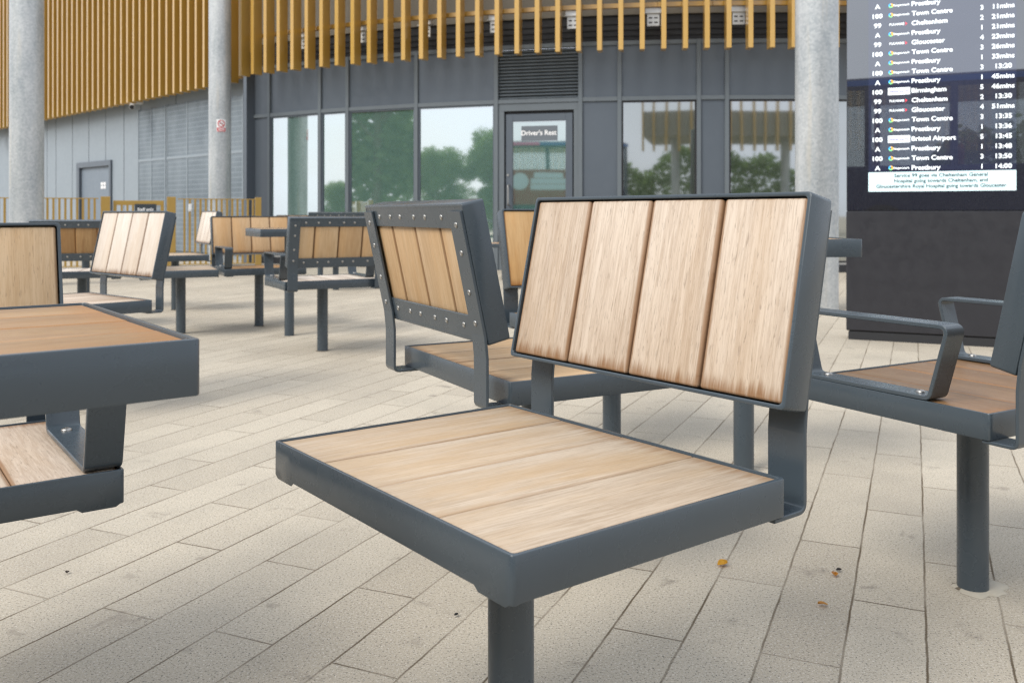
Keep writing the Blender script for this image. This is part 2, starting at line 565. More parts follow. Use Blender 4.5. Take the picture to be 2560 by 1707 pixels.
PID = [0]
def plank(bm, M, w, L, th, bev=0.003):
    """one timber plank, local x across, y along; writes both uv layers"""
    u1 = bm.loops.layers.uv.get('grain') or bm.loops.layers.uv.new('grain')
    u2 = bm.loops.layers.uv.get('span') or bm.loops.layers.uv.new('span')
    r = bmesh.ops.create_cube(bm, size=1.0, matrix=Matrix.Diagonal((w, L, th, 1)))
    es = list({e for v in r['verts'] for e in v.link_edges})
    rb = bmesh.ops.bevel(bm, geom=es, offset=bev, segments=2, affect='EDGES', profile=0.5)
    fs = {f for v in rb['verts'] for f in v.link_faces}
    PID[0] += 1
    k = PID[0] * 1.0
    for f in fs:
        for l in f.loops:
            x, y, z = l.vert.co
            l[u1].uv = (k + 0.3 + x + z * 0.5, y + L / 2)
            l[u2].uv = (min(max((x + w / 2) / w, 0), 1), min(max((y + L / 2) / L, 0), 1))
    bmesh.ops.transform(bm, matrix=M, verts=list({v for f in fs for v in f.verts}))

# ------------------------------------------------------------------ text, all glyph outlines made in one pass
GLYPH = {}
def make_glyphs(strings):
    tmp = []
    for s, bold in strings:
        c = bpy.data.curves.new('glyph', 'FONT')
        c.body = s
        c.size = 1.0
        c.resolution_u = 3
        c.offset = 0.022 if bold else 0.005
        o = bpy.data.objects.new('glyph', c)
        COL.objects.link(o)
        tmp.append((s, bold, o))
    dg = bpy.context.evaluated_depsgraph_get()
    dg.update()
    for s, bold, o in tmp:
        me = o.evaluated_get(dg).to_mesh()
        vs = [tuple(v.co[:2]) for v in me.vertices]
        fs = [tuple(p.vertices) for p in me.polygons]
        x0 = min(v[0] for v in vs); x1 = max(v[0] for v in vs)
        GLYPH[(s, bold)] = ([(x - x0, y) for x, y in vs], fs, x1 - x0)
        o.evaluated_get(dg).to_mesh_clear()
    for s, bold, o in tmp:
        c = o.data
        bpy.data.objects.remove(o)
        bpy.data.curves.remove(c)

def put_text(bm, s, x, y, size, bold=False, align='L', mi=0, z=0.0, stretch=1.0):
    vs, fs, w = GLYPH[(s, bold)]
    w *= size * stretch
    ox = x - (w if align == 'R' else w / 2 if align == 'C' else 0)
    vv = [bm.verts.new((ox + a * size * stretch, y + b * size, z)) for a, b in vs]
    for f in fs:
        try:
            bm.faces.new([vv[i] for i in f]).material_index = mi
        except ValueError:
            pass
    return w

ROWS = [('A', 's', 'Prestbury', '', ''), ('100', 's', 'Town Centre', '3', '11mins'), ('99', 'p', 'Cheltenham', '2', '21mins'),
        ('A', 's', 'Prestbury', '1', '21mins'), ('99', 'p', 'Gloucester', '4', '23mins'), ('100', 's', 'Town Centre', '3', '26mins'),
        ('A', 's', 'Prestbury', '1', '33mins'), ('100', 's', 'Town Centre', '3', '13:20'), ('A', 's', 'Prestbury', '1', '45mins'),
        ('100', 'n', 'Birmingham', '5', '46mins'), ('99', 'p', 'Cheltenham', '2', '13:30'), ('99', 'p', 'Gloucester', '4', '51mins'),
        ('100', 's', 'Town Centre', '3', '13:35'), ('A', 's', 'Prestbury', '1', '13:36'), ('100', 'n', 'Bristol Airport', '5', '13:45'),
        ('A', 's', 'Prestbury', '1', '13:48'), ('100', 's', 'Town Centre', '3', '13:50'), ('A', 's', 'Prestbury', '1', '14:00')]
NOTE = ['Service 99 goes via Cheltenham General', 'Hospital going towards Cheltenham, and', 'Gloucestershire Royal Hospital going towards Gloucester.']
_s = {(x, True) for r_ in ROWS for x in (r_[0], r_[2], r_[3], r_[4]) if x}
_s |= {('Stagecoach', True), ('PULHAMS', True), ('national express', True), ("Driver's Rest", True), ('Staff only', True)}
_s |= {(x, True) for x in NOTE}
make_glyphs(sorted(_s))

# ------------------------------------------------------------------ ground
bm = bmesh.new()
bmesh.ops.create_grid(bm, x_segments=2, y_segments=2, size=300)
g = finish('ground', bm, M_PAVE)
tag(g, kind='structure')

# ------------------------------------------------------------------ station building
CX, CY, RW, RF = 3.52, 25.05, 13.15, 13.60
def on(th, r, z=0.0):
    a = R(th)
    return Vector((CX - r * math.sin(a), CY - r * math.cos(a), z))

bld = empty('station_building', (CX, CY - RW, 0))
tag(bld, 'curved grey bus station building with gold vertical fins, windows and a glazed door', 'building')
BI = Matrix.Translation(-Vector(bld.location))

def bpart(name, bm, mats, parent=None, sm=None):
    bmesh.ops.transform(bm, matrix=BI, verts=bm.verts[:])
    return finish(name, bm, mats, parent or bld, sm)

def flat_frame(th_a, th_b, r=RW):
    """matrix of the chord plane between two angles: x right (as seen from outside), y into the wall, z up, origin at left end"""
    a, b = on(th_a, r), on(th_b, r)
    x = (b - a).normalized()
    y = Vector((-x.y, x.x, 0))
    M = Matrix(((x.x, y.x, 0, a.x), (x.y, y.y, 0, a.y), (0, 0, 1, 0), (0, 0, 0, 1)))
    return M, (b - a).length

Z_TR, Z_SP, Z_DK = 2.30, 3.04, 3.40
MULL = [35.57, 33.68, 29.05, 26.81, 21.74, 16.50, 11.42, 9.15, 4.64, 3.05, -1.6, -6.0, -10.5, -15.0, -19.5, -24.0]
KIND = ['solid', 'glass', 'glass', 'glass', 'glass', 'door', 'solid', 'dark', 'solid', 'dark', 'dark', 'solid', 'dark', 'dark', 'dark']
for i, k in enumerate(KIND):
    M, L = flat_frame(MULL[i], MULL[i + 1])
    hw = 0.028
    # spandrel over the opening
    bm = bmesh.new()
    if k == 'door':
        n = 15
        z0, z1 = Z_TR + 0.03, Z_SP - 0.03
        for q in range(n):
            zz = z0 + (z1 - z0) * (q + 0.5) / n
            Ms = M @ Matrix.Translation((L / 2, 0.03, zz)) @ Matrix.Rotation(R(38), 4, 'X')
            box(bm, (-L / 2 + hw, -0.026, -0.003), (L / 2 - hw, 0.026, 0.003), 0, Ms)
        box(bm, (hw, 0.075, z0), (L - hw, 0.08, z1), 0, M)
        bpart('louvre', bm, M_MULL)
    else:
        box(bm, (hw, 0.012, Z_TR + 0.028), (L - hw, 0.05, Z_SP - 0.028), 0, M)
        bpart('spandrel_panel', bm, M_FACADE)
    # transoms
    for zz in (Z_TR, Z_SP):
        bm = bmesh.new()
        box(bm, (hw, -0.012, zz - 0.028), (L - hw, 0.07, zz + 0.028), 0.002, M)
        bpart('transom', bm, M_MULL)
    # lower field
    if k == 'solid':
        bm = bmesh.new()
        box(bm, (hw, 0.012, 0.10), (L - hw, 0.05, Z_TR - 0.028), 0, M)
        bpart('wall_panel', bm, M_FACADE)
    elif k in ('glass', 'dark'):
        fr = bmesh.new()
        z0, z1 = 0.13, Z_TR - 0.028
        w_ = 0.022
        box(fr, (hw, 0.0, z0), (hw + w_, 0.06, z1), 0.002, M)
        box(fr, (L - hw - w_, 0.0, z0), (L - hw, 0.06, z1), 0.002, M)
        box(fr, (hw + w_, 0.0, z1 - w_), (L - hw - w_, 0.06, z1), 0.002, M)
        box(fr, (hw + w_, 0.0, z0), (L - hw - w_, 0.06, z0 + w_), 0.002, M)
        fo = bpart('window', fr, M_RUBBER if k == 'dark' else M_FACADE)
        pn = bmesh.new()
        box(pn, (hw + w_ - 0.004, 0.022, z0 + w_ - 0.004), (L - hw - w_ + 0.004, 0.030, z1 - w_ + 0.004), 0, M)
        p = bpart('pane', pn, M_PANE if k == 'glass' else M_PANE_DARK, fo)
    # plinth under the panels
    bm = bmesh.new()
    box(bm, (0, 0.004, 0.0), (L, 0.06, 0.10), 0, M)
    bpart('plinth', bm, M_DARK)
    # dark band and concrete edge above
    bm = bmesh.new()
    box(bm, (0, 0.06, Z_SP + 0.028), (L, 0.10, 3.42), 0, M)
    for q in (3.14, 3.22, 3.30):
        box(bm, (0, 0.045, q), (L, 0.06, q + 0.05), 0, M)
    bpart('dark_upper_band', bm, M_DARK)
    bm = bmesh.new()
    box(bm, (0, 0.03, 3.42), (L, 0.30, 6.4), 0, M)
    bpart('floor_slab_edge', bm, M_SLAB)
for th in MULL:
    bm = bmesh.new()
    c = on(th, RW)
    Mm = Matrix.Translation(c) @ Matrix.Rotation(R(-th), 4, 'Z')
    box(bm, (-0.028, -0.02, 0.0), (0.028, 0.08, Z_SP + 0.028), 0.003, Mm)
    bpart('mullion', bm, M_MULL)

# glazed door
M, L = flat_frame(MULL[5], MULL[6])
d = empty('door')
d.parent = bld
dm = bmesh.new()
x0, x1 = 0.16, L - 0.14
ztop = 2.13
box(dm, (0.028, 0.0, 0.0), (x0 - 0.05, 0.06, ztop + 0.04), 0.002, M)
box(dm, (x1 + 0.05, 0.0, 0.0), (L - 0.028, 0.06, ztop + 0.04), 0.002, M)
box(dm, (0.028, 0.001, ztop + 0.04), (L - 0.028, 0.06, Z_TR - 0.028), 0.002, M)
o = bpart('door_frame', dm, M_MULL, d)
dm = bmesh.new()
gx0, gx1 = x0 + 0.065, x1 - 0.065
box(dm, (x0 - 0.03, 0.022, 0.02), (gx0, 0.07, ztop), 0.003, M)
box(dm, (gx1, 0.022, 0.02), (x1 + 0.03, 0.07, ztop), 0.003, M)
box(dm, (gx0, 0.0225, ztop - 0.10), (gx1, 0.0695, ztop), 0.003, M)
box(dm, (gx0, 0.0225, 0.02), (gx1, 0.0695, 0.30), 0.003, M)
o = bpart('door_leaf', dm, M_FACADE, d)
dm = bmesh.new()
box(dm, (gx0, 0.04, 0.30), (gx1, 0.048, ztop - 0.10), 0, M)
o = bpart('door_pane', dm, M_DOORGLASS, d)
dm = bmesh.new()
box(dm, (x0 - 0.05, 0.05, 0.0), (x0 - 0.03, 0.06, ztop + 0.04), 0, M)
box(dm, (x1 + 0.03, 0.05, 0.0), (x1 + 0.05, 0.06, ztop + 0.04), 0, M)
box(dm, (x0 - 0.03, 0.05, ztop), (x1 + 0.03, 0.06, ztop + 0.04), 0, M)
bpart('door_gap_seal', dm, M_RUBBER, d)
dm = bmesh.new()
hx = x0 + 0.015
hp = fillet([(0.022, 0.89), (-0.045, 0.89), (-0.045, 1.16), (0.022, 1.16)], 0.03)
for a, b_ in zip(hp[:-1], hp[1:]):
    cyl(dm, M @ Vector((hx, a[0], a[1])), M @ Vector((hx, b_[0], b_[1])), 0.011, seg=10)
bpart('door_handle', dm, M_STEEL, d, 40)
dm = bmesh.new()
cyl(dm, M @ Vector((hx - 0.015, 0.022, 1.30)), M @ Vector((hx - 0.015, 0.012, 1.30)), 0.016, seg=16)
bpart('door_lock', dm, M_STEEL, d, 40)
dm = bmesh.new()
sx0, sx1 = gx0 + 0.12, gx0 + 0.12 + 0.50
box(dm, (sx0, 0.034, 1.765), (sx1, 0.037, 1.965), 0, M, 0)
tb = bmesh.new()
put_text(tb, "Driver's Rest", (sx0 + sx1) / 2 - 0.005, 1.84, 0.092, True, 'C', 1)
Mt = M @ Matrix.Translation((0, 0.0325, 0)) @ Matrix.Rotation(R(90), 4, 'X')
bmesh.ops.transform(tb, matrix=Mt, verts=tb.verts[:])
tm = bpy.data.meshes.new('tmp'); tb.to_mesh(tm); tb.free(); dm.from_mesh(tm); bpy.data.meshes.remove(tm)
bpart('door_sign', dm, [M_SIGNGREY, M_WHITE], d)

# straight left wing
LD = Vector((-0.72, 0.694, 0)).normalized()
LO = Vector((-0.694, -0.72, 0)).normalized()           # outward
P0 = on(35.57, RW)
PW = P0 - LO * 0.30
def lwall(s, off=0.0, z=0.0):
    return PW + LD * s + LO * off + Vector((0, 0, z))
def lframe(s1):
    """x runs right towards the corner, origin at distance s1"""
    x = -LD; y = -LO; a = lwall(s1)
    return Matrix(((x.x, y.x, 0, a.x), (x.y, y.y, 0, a.y), (0, 0, 1, 0), (0, 0, 0, 1)))
def spx(px):
    u = (px - 1280) / 2270.0
    return (PW.x - u * PW.y) / (u * LD.y - LD.x)
DS0, DS1 = spx(195), spx(281)
seams = [14.5, 11.9, 9.7, spx(140), spx(181), spx(222), spx(264), spx(310), spx(352)]
for a, b_ in zip(seams[:-1], seams[1:]):
    M = lframe(a); L = a - b_
    bm = bmesh.new()
    box(bm, (0.012, 0.0, 1.87), (L - 0.012, 0.05, 3.3), 0, M)
    lo, hi = min(a, 99), b_
    if a > DS0:
        box(bm, (0.012, 0.0, 0.0), (a - max(b_, DS0) - (0.012 if b_ > DS0 else 0.0), 0.05, 1.87), 0, M)
    if b_ < DS1:
        box(bm, (a - min(a, DS1) + (0.012 if a < DS1 else 0.0), 0.0, 0.0), (L - 0.012, 0.05, 1.87), 0, M)
    bpart('metal_wall_panel', bm, M_FACADE_LT)
for a, b_ in ((352, 440), (440, 529), (534, 612)):
    M = lframe(spx(a)); L = spx(a) - spx(b_)
    bm = bmesh.new()
    box(bm, (0.012, 0.0, 0.0), (L - 0.012, 0.045, 3.25), 0, M)
    bpart('metal_wall_panel', bm, M_FACADE_LT)
bm = bmesh.new()
box(bm, (0, 0.05, 0), (15.0, 0.12, 3.3), 0, lframe(15.0))
bpart('wall_backing', bm, M_DARK)
# mesh clad bays and their steel posts
for a, b_ in ((352, 418), (424, 529), (534, 612)):
    bm = bmesh.new()
    s0, s1 = spx(a), spx(b_)
    M = lframe(s0); L = s0 - s1
    box(bm, (0, -0.04, 0.1), (L, -0.03, 2.78 if a < 530 else 2.72), 0)
    o = finish('mesh_panel', bm, M_MESH, bld)
    o.matrix_local = BI @ M
    bm = bmesh.new()
    box(bm, (-0.03, -0.05, 0.1), (0, -0.02, 2.80), 0.002, M)
    box(bm, (L, -0.05, 0.1), (L + 0.03, -0.02, 2.80), 0.002, M)
    box(bm, (0, -0.048, 1.78), (L, -0.022, 1.83), 0.002, M)
    box(bm, (L * 0.48, -0.049, 0.1), (L * 0.48 + 0.03, -0.021, 2.79), 0.002, M)
    bpart('mesh_support', bm, M_FACADE_LT)
bm = bmesh.new()
box(bm, (0, -0.42, 0), (0.10, 0.05, 3.3), 0.004, lframe(0.02))
box(bm, (0, -0.02, 0), (0.16, 0.04, 3.3), 0.004, lframe(0.30))
bpart('corner_trim', bm, M_FACADE)
# plant room door
sa, sb = spx(195), spx(281)
M = lframe(sa); L = sa - sb
dr = empty('plant_room_door'); dr.parent = bld
bm = bmesh.new()
box(bm, (0, -0.04, 0), (0.16, 0.06, 1.77), 0.004, M)
box(bm, (L - 0.09, -0.04, 0), (L, 0.06, 1.77), 0.004, M)
box(bm, (0, -0.041, 1.77), (L, 0.06, 1.885), 0.004, M)
bpart('door_frame', bm, M_FACADE, dr)
bm = bmesh.new()
box(bm, (0.16, 0.02, 0), (L - 0.09, 0.045, 1.765), 0, M)
bpart('door_leaf', bm, mat_paint('plant_door_paint', (0.17, 0.205, 0.245), 0.45, 0.04, 0.02), dr)
bm = bmesh.new()
for i in range(2):
    for j in range(2):
        box(bm, (L - 0.62 + i * 0.14, 0.012, 1.30 + j * 0.075), (L - 0.62 + i * 0.14 + 0.11, 0.018, 1.30 + j * 0.075 + 0.06), 0, M)
bpart('safety_sign', bm, M_WHITE, dr)

# gold fins: one mesh, one part each
FIN_Z0, FIN_Z1 = 2.86, 6.2
bm = bmesh.new()
box(bm, (-0.031, 0.0, FIN_Z0), (0.031, 0.17, FIN_Z1), 0.003)
fin = finish('cladding_fin', bm, M_GOLD, bld)
fin_mesh = fin.data
first = True
def add_fin(pos, rz):
    global first
    if first:
        o = fin; first = False
    else:
        o = fin.copy(); COL.objects.link(o)
    o.parent = bld
    o.matrix_local = BI @ Matrix.Translation(pos) @ Matrix.Rotation(rz, 4, 'Z')
STEP = 1.137
th0 = 6.72
k = -20
nf = 0
while nf < 50:
    th = th0 + k * STEP
    k += 1
    if th > 34.9:
        break
    add_fin(on(th, RF + 0.05), R(-th)); nf += 1
rz_l = math.atan2(-LD.y, -LD.x)
s = 0.35
while nf < 98:
    add_fin(lwall(s, 0.50), rz_l); s += 0.27; nf += 1
S_END = s
# backing and rails behind the fins
bm = bmesh.new()
box(bm, (0, -0.26, 2.95), (S_END, -0.22, 6.2), 0, lframe(S_END))
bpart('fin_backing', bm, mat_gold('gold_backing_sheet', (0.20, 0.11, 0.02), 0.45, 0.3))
bm = bmesh.new()
box(bm, (0, -0.24, 3.25), (S_END, 0.0, 3.29), 0, lframe(S_END))
bpart('wing_soffit', bm, M_CONC)
for a in range(-20, 34, 3):
    M, L = flat_frame(a + 3, a, RF - 0.16)
    for zz in (3.44, 4.9):
        bm = bmesh.new()
        box(bm, (-0.004, 0.0, zz), (L + 0.004 - 0.012, 0.05, zz + 0.06), 0.002, M)
        bpart('cladding_rail', bm, M_GOLD)
M_BRK = mat_metal('zinc_bracket', (0.62, 0.62, 0.60), 0.5)
for a in (29.3, 25.0, 20.6, 16.2, 11.7, 7.25, 2.6, -2.0, -6.5):
    M = Matrix.Translation(on(a, RF - 0.20)) @ Matrix.Rotation(R(-a), 4, 'Z')
    bm = bmesh.new()
    box(bm, (-0.08, 0, 3.20), (0.08, 0.006, 3.36), 0.002, M, 0)
    box(bm, (-0.11, -0.03, 3.36), (0.11, 0.04, 3.375), 0.002, M, 0)
    for xx in (-0.035, 0.035):
        for zz in (3.245, 3.305):
            box(bm, (xx - 0.022, -0.002, zz - 0.009), (xx + 0.022, 0.0, zz + 0.009), 0, M, 1)
    box(bm, (-0.10, 0.0, 3.375), (0.10, 0.03, 3.44), 0.002, M, 0)
    bpart('rail_bracket', bm, [M_BRK, M_DARK])

# ------------------------------------------------------------------ round columns
def column(name, x, y, rad, label):
    bm = bmesh.new()
    cyl(bm, (0, 0, -0.02), (0, 0, 5.6), rad, seg=64)
    o = finish(name, bm, M_GALV, None, 40)
    o.location = (x, y, 0)
    tag(o, label, 'column', 'round steel columns')
    return o
column('steel_column', -5.20, 9.73, 0.167, 'thick galvanised round column at the left, in front of the gold fins')
column('steel_column', -4.36, 13.55, 0.160, 'galvanised round column carrying the small red and white no smoking sign')
column('steel_column', 2.450, 7.30, 0.167, 'galvanised round column right beside the departure screen')

sg = bmesh.new()
rs = 0.165
def arcpatch(bm, z0, z1, a0, a1, r, mi):
    n = 8
    lo = []; hi = []
    for i in range(n + 1):
        a = a0 + (a1 - a0) * i / n
        lo.append(bm.verts.new((r * math.sin(a), -r * math.cos(a), z0)))
        hi.append(bm.verts.new((r * math.sin(a), -r * math.cos(a), z1)))
    loops_to_faces(bm, [lo, hi], False, mi)
def arcdisc(bm, cz, ca, r_, R_, mi, inner=0.0):
    n = 24
    outer = []; inn = []
    for i in range(n):
        t_ = 2 * math.pi * i / n
        for lst, q in ((outer, r_), (inn, inner)):
            a = ca + q * math.cos(t_) / rs
            lst.append(bm.verts.new((R_ * math.sin(a), -R_ * math.cos(a), cz + q * math.sin(t_))))
    for i in range(n):
        j = (i + 1) % n
        bm.faces.new((outer[i], outer[j], inn[j], inn[i])).material_index = mi
A0, A1 = 0.02, 0.86
zc = 1.98
arcpatch(sg, zc, zc + 0.185, A0, A1, rs, 0)
arcpatch(sg, zc + 0.005, zc + 0.062, A0 + 0.05, A1 - 0.05, rs + 0.002, 1)
arcdisc(sg, zc + 0.122, (A0 + A1) / 2, 0.052, rs + 0.002, 1, 0.040)
for q in range(9):
    t_ = (q - 4) / 4 * 0.036
    a = (A0 + A1) / 2 + t_ / rs
    arcpatch(sg, zc + 0.122 - t_ - 0.006, zc + 0.122 - t_ + 0.006, a - 0.03, a + 0.03, rs + 0.0025 + q * 1e-5, 1)
arcpatch(sg, zc + 0.117, zc + 0.127, (A0 + A1) / 2 - 0.18, (A0 + A1) / 2 + 0.12, rs + 0.0012, 2)
for q in range(2):
    arcpatch(sg, zc + 0.018 + q * 0.022, zc + 0.028 + q * 0.022, A0 + 0.14, A1 - 0.14, rs + 0.0035, 0)
o = finish('no_smoking_sign', sg, [M_WHITE, M_RED, M_RUBBER])
o.location = (-4.36, 13.55, 0)
tag(o, 'small white and red no smoking sign on the round column', 'sign')

# ------------------------------------------------------------------ gold fence with gate
FA, FB = Vector((-8.2, 10.35, 0)), Vector((-3.42, 12.30, 0))
FD = (FB - FA).normalized()
FL = (FB - FA).length
frz = math.atan2(FD.y, FD.x)
FT = 0.972
def fpx(px):
    u = (px - 1280) / 2270.0
    return (FA.x - u * FA.y) / (u * FD.y - FD.x)
gate0, gate1 = fpx(264), fpx(428)
fence = empty('fence', FA, frz)
tag(fence, 'gold vertical bar fence on a pale kerb in front of the building', 'fence')
for lo, hi in ((0.0, gate0 - 0.08), (gate1 + 0.08, FL - 0.05)):
    bm = bmesh.new()
    box(bm, (lo, -0.02, FT - 0.012), (hi, 0.02, FT), 0.001)
    finish('fence_rail', bm, M_GOLD_FENCE, fence)
    bm = bmesh.new()
    box(bm, (lo, -0.02, 0.10), (hi, 0.02, 0.112), 0.001)
    finish('fence_rail', bm, M_GOLD_FENCE, fence)
bar = None
x = 0.05
nb = 0
while x < FL - 0.08:
    if not (gate0 - 0.1 < x < gate1 + 0.1) and x > 1.2:
        if bar is None:
            bm = bmesh.new()
            box(bm, (-0.013, -0.018, 0.112), (0.013, 0.018, FT - 0.012), 0.001)
            bar = finish('fence_bar', bm, M_GOLD_FENCE, fence)
            ob = bar
        else:
            ob = bar.copy(); COL.objects.link(ob); ob.parent = fence
        ob.location = (x, 0, 0)
        nb += 1
    x += 0.067
for px in (gate0, gate1, FL - 0.02):
    bm = bmesh.new()
    wd = 0.055 if px < FL - 0.1 else 0.04
    box(bm, (px - wd, -wd, 0.0), (px + wd, wd, FT + 0.02), 0.003)
    finish('fence_post', bm, M_GOLD_FENCE, fence)
gt = empty('gate', FA + FD * (gate0 + 0.09), frz - R(2.0))
tag(gt, 'gold bar gate with a dark staff only plate set in the fence', 'gate')
GL = gate1 - gate0 - 0.18
bm = bmesh.new()
box(bm, (0, -0.02, FT - 0.09), (GL, 0.02, FT - 0.03), 0.002)
box(bm, (0, -0.02, 0.10), (GL, 0.02, 0.15), 0.002)
box(bm, (0, -0.02, 0.15), (0.04, 0.02, FT - 0.09), 0.002)
box(bm, (GL - 0.04, -0.02, 0.15), (GL, 0.02, FT - 0.09), 0.002)
finish('gate_frame', bm, M_GOLD_FENCE, gt)
gb = None
x = 0.10
while x < GL - 0.06:
    if gb is None:
        bm = bmesh.new()
        box(bm, (-0.013, -0.018, 0.15), (0.013, 0.018, FT - 0.09), 0.001)
        gb = finish('gate_bar', bm, M_GOLD_FENCE, gt); ob = gb
    else:
        ob = gb.copy(); COL.objects.link(ob); ob.parent = gt
    ob.location = (x, 0, 0)
    x += 0.067
bm = bmesh.new()
sx = GL * 0.42
box(bm, (sx, -0.03, FT - 0.30), (sx + 0.26, -0.024, FT - 0.075), 0.001, None, 0)
tb = bmesh.new()
put_text(tb, 'Staff only', 0.13, 0, 0.052, True, 'C', 1)
bmesh.ops.transform(tb, matrix=Matrix.Translation((sx, -0.0315, FT - 0.16)) @ Matrix.Rotation(R(90), 4, 'X'), verts=tb.verts[:])
tm = bpy.data.meshes.new('tmp'); tb.to_mesh(tm); tb.free(); bm.from_mesh(tm); bpy.data.meshes.remove(tm)
finish('gate_sign', bm, [M_SIGNDARK, M_WHITE], gt)
bm = bmesh.new()
box(bm, (-0.2, -0.16, -0.02), (FL + 0.1, 0.16, 0.055), 0.01)
kb = finish('fence_kerb', bm, M_KERB)
kb.location = FA; kb.rotation_euler = (0, 0, frz)
tag(kb, kind='structure')
bm = bmesh.new()
lx = fpx(475)
box(bm, (-0.022, -0.045, 0.80), (0.022, -0.025, 0.90), 0.006)
cyl(bm, (0, -0.06, 0.83), (0, -0.045, 0.83), 0.014, seg=14)
pk = finish('gate_latch', bm, M_CAMWHITE)
pk.location = FA + FD * lx; pk.rotation_euler = (0, 0, frz)
tag(pk, 'small white latch box fixed on the gold fence beside the gate', 'latch')

# security camera under the fins, and a lamp built with the same shape
def sec_cam(px, z, label):
    root = empty('security_camera', lwall(spx(px), 0.30, z), rz_l)
    tag(root, label, 'security camera')
    bm = bmesh.new()
    box(bm, (-0.07, -0.02, 0.0), (0.07, 0.12, 0.10), 0.01)
    finish('mount', bm, M_CAMWHITE, root)
    bm = bmesh.new()
    cyl(bm, (-0.02, -0.05, -0.03), (0.20, -0.16, -0.09), 0.05, seg=20)
    finish('camera_body', bm, M_CAMWHITE, root, 40)
    bm = bmesh.new()
    cyl(bm, (0.20, -0.16, -0.09), (0.215, -0.1675, -0.094), 0.042, seg=20)
    finish('lens', bm, M_RUBBER, root, 40)
sec_cam(378, 2.86, 'white security camera fixed under the gold fins above the mesh panels')
sec_cam(16, 2.86, 'white lamp built in camera form on the wall at the far left beyond the thick column')  # a white lamp, reusing the camera parts

# ------------------------------------------------------------------ departure screen
KX, KY = 2.053, 5.58
kd = Vector((0.904, -0.427, 0)).normalized()
kz = math.atan2(kd.y, kd.x)
KW, KH, KDP = 1.045, 2.46, 0.20
tot = empty('departure_screen', (KX, KY, 0), kz)
tag(tot, 'tall dark freestanding departure screen listing bus times', 'information screen')
def mat_screen(name, c, emit, coat=0.16):
    m, t, b = new_mat(name)
    outn = t.nodes['Material Output']
    b.inputs['Base Color'].default_value = (*c, 1)
    b.inputs['Roughness'].default_value = 0.3
    b.inputs['Emission Color'].default_value = (*c, 1)
    b.inputs['Emission Strength'].default_value = emit
    g = N(t, 'ShaderNodeBsdfGlossy')
    g.inputs['Roughness'].default_value = 0.015
    g.inputs['Color'].default_value = (0.95, 0.97, 1, 1)
    ms = N(t, 'ShaderNodeMixShader')
    ms.inputs[0].default_value = coat
    link(t, b.outputs[0], ms.inputs[1])
    link(t, g.outputs[0], ms.inputs[2])
    link(t, ms.outputs[0], outn.inputs['Surface'])
    return m
M_SCR = mat_screen('lit_screen_background', (0.012, 0.014, 0.030), 1.0, 0.2)
M_BEZ = mat_screen('black_glass', (0.010, 0.010, 0.013), 0.0, 0.22)
M_NOTE = mat_screen('lit_note_strip', (0.66, 0.86, 0.90), 0.42, 0.06)
M_TXT = mat_plain('lit_white_text', (0.90, 0.96, 1.0), 0.5, 0.55)
M_TXTD = mat_plain('note_text', (0.008, 0.035, 0.05), 0.7, 0.0, 0.1)
M_LOGO1 = mat_plain('logo_blue', (0.05, 0.40, 0.85), 0.5, 0.8)
M_LOGO2 = mat_plain('logo_orange', (0.95, 0.42, 0.05), 0.5, 0.8)
M_LOGO3 = mat_plain('logo_green', (0.20, 0.65, 0.25), 0.5, 0.8)
M_LOGOR = mat_plain('logo_red', (0.80, 0.05, 0.08), 0.5, 0.7)
M_LOGOV = mat_plain('logo_violet', (0.08, 0.05, 0.40), 0.5, 0.3)

bm = bmesh.new()
box(bm, (0, 0.004, 0.055), (KW, KDP, 0.788), 0.006)
box(bm, (0.0, 0.03, 0.788), (KW, KDP, KH), 0.004)
finish('cabinet', bm, M_PAINT_WARM, tot)
bm = bmesh.new()
box(bm, (0.012, 0.010, -0.02), (KW - 0.012, KDP - 0.01, 0.05), 0.003)
finish('plinth', bm, M_DARK, tot)
S0x, S1x, S0z, S1z = 0.128, 0.917, 0.905, 2.31
bm = bmesh.new()
box(bm, (0.003, 0.006, 0.790), (KW - 0.003, 0.030, KH - 0.003), 0.002)
gls = finish('glass_front', bm, M_BEZ, tot)
bm = bmesh.new()
box(bm, (S0x, 0.0045, 1.022), (S1x, 0.0065, S1z), 0)
scr = finish('screen', bm, M_SCR, tot)
bm = bmesh.new()
box(bm, (S0x, 0.0044, S0z), (S1x, 0.0064, 1.0215), 0, None, 0)
tb = bmesh.new()
cxm = (S0x + S1x) / 2
for i, s_ in enumerate(NOTE):
    w1 = GLYPH[(s_, True)][2]
    wid = (0.50, 0.50, 0.70)[i]
    put_text(tb, s_, cxm, 0.990 - i * 0.032, 0.030, True, 'C', 1, 0, wid / (w1 * 0.030))
bmesh.ops.transform(tb, matrix=Matrix.Translation((0, 0.0034, 0)) @ Matrix.Rotation(R(90), 4, 'X'), verts=tb.verts[:])
tm = bpy.data.meshes.new('tmp'); tb.to_mesh(tm); tb.free(); bm.from_mesh(tm); bpy.data.meshes.remove(tm)
finish('note_strip', bm, [M_NOTE, M_TXTD], scr)

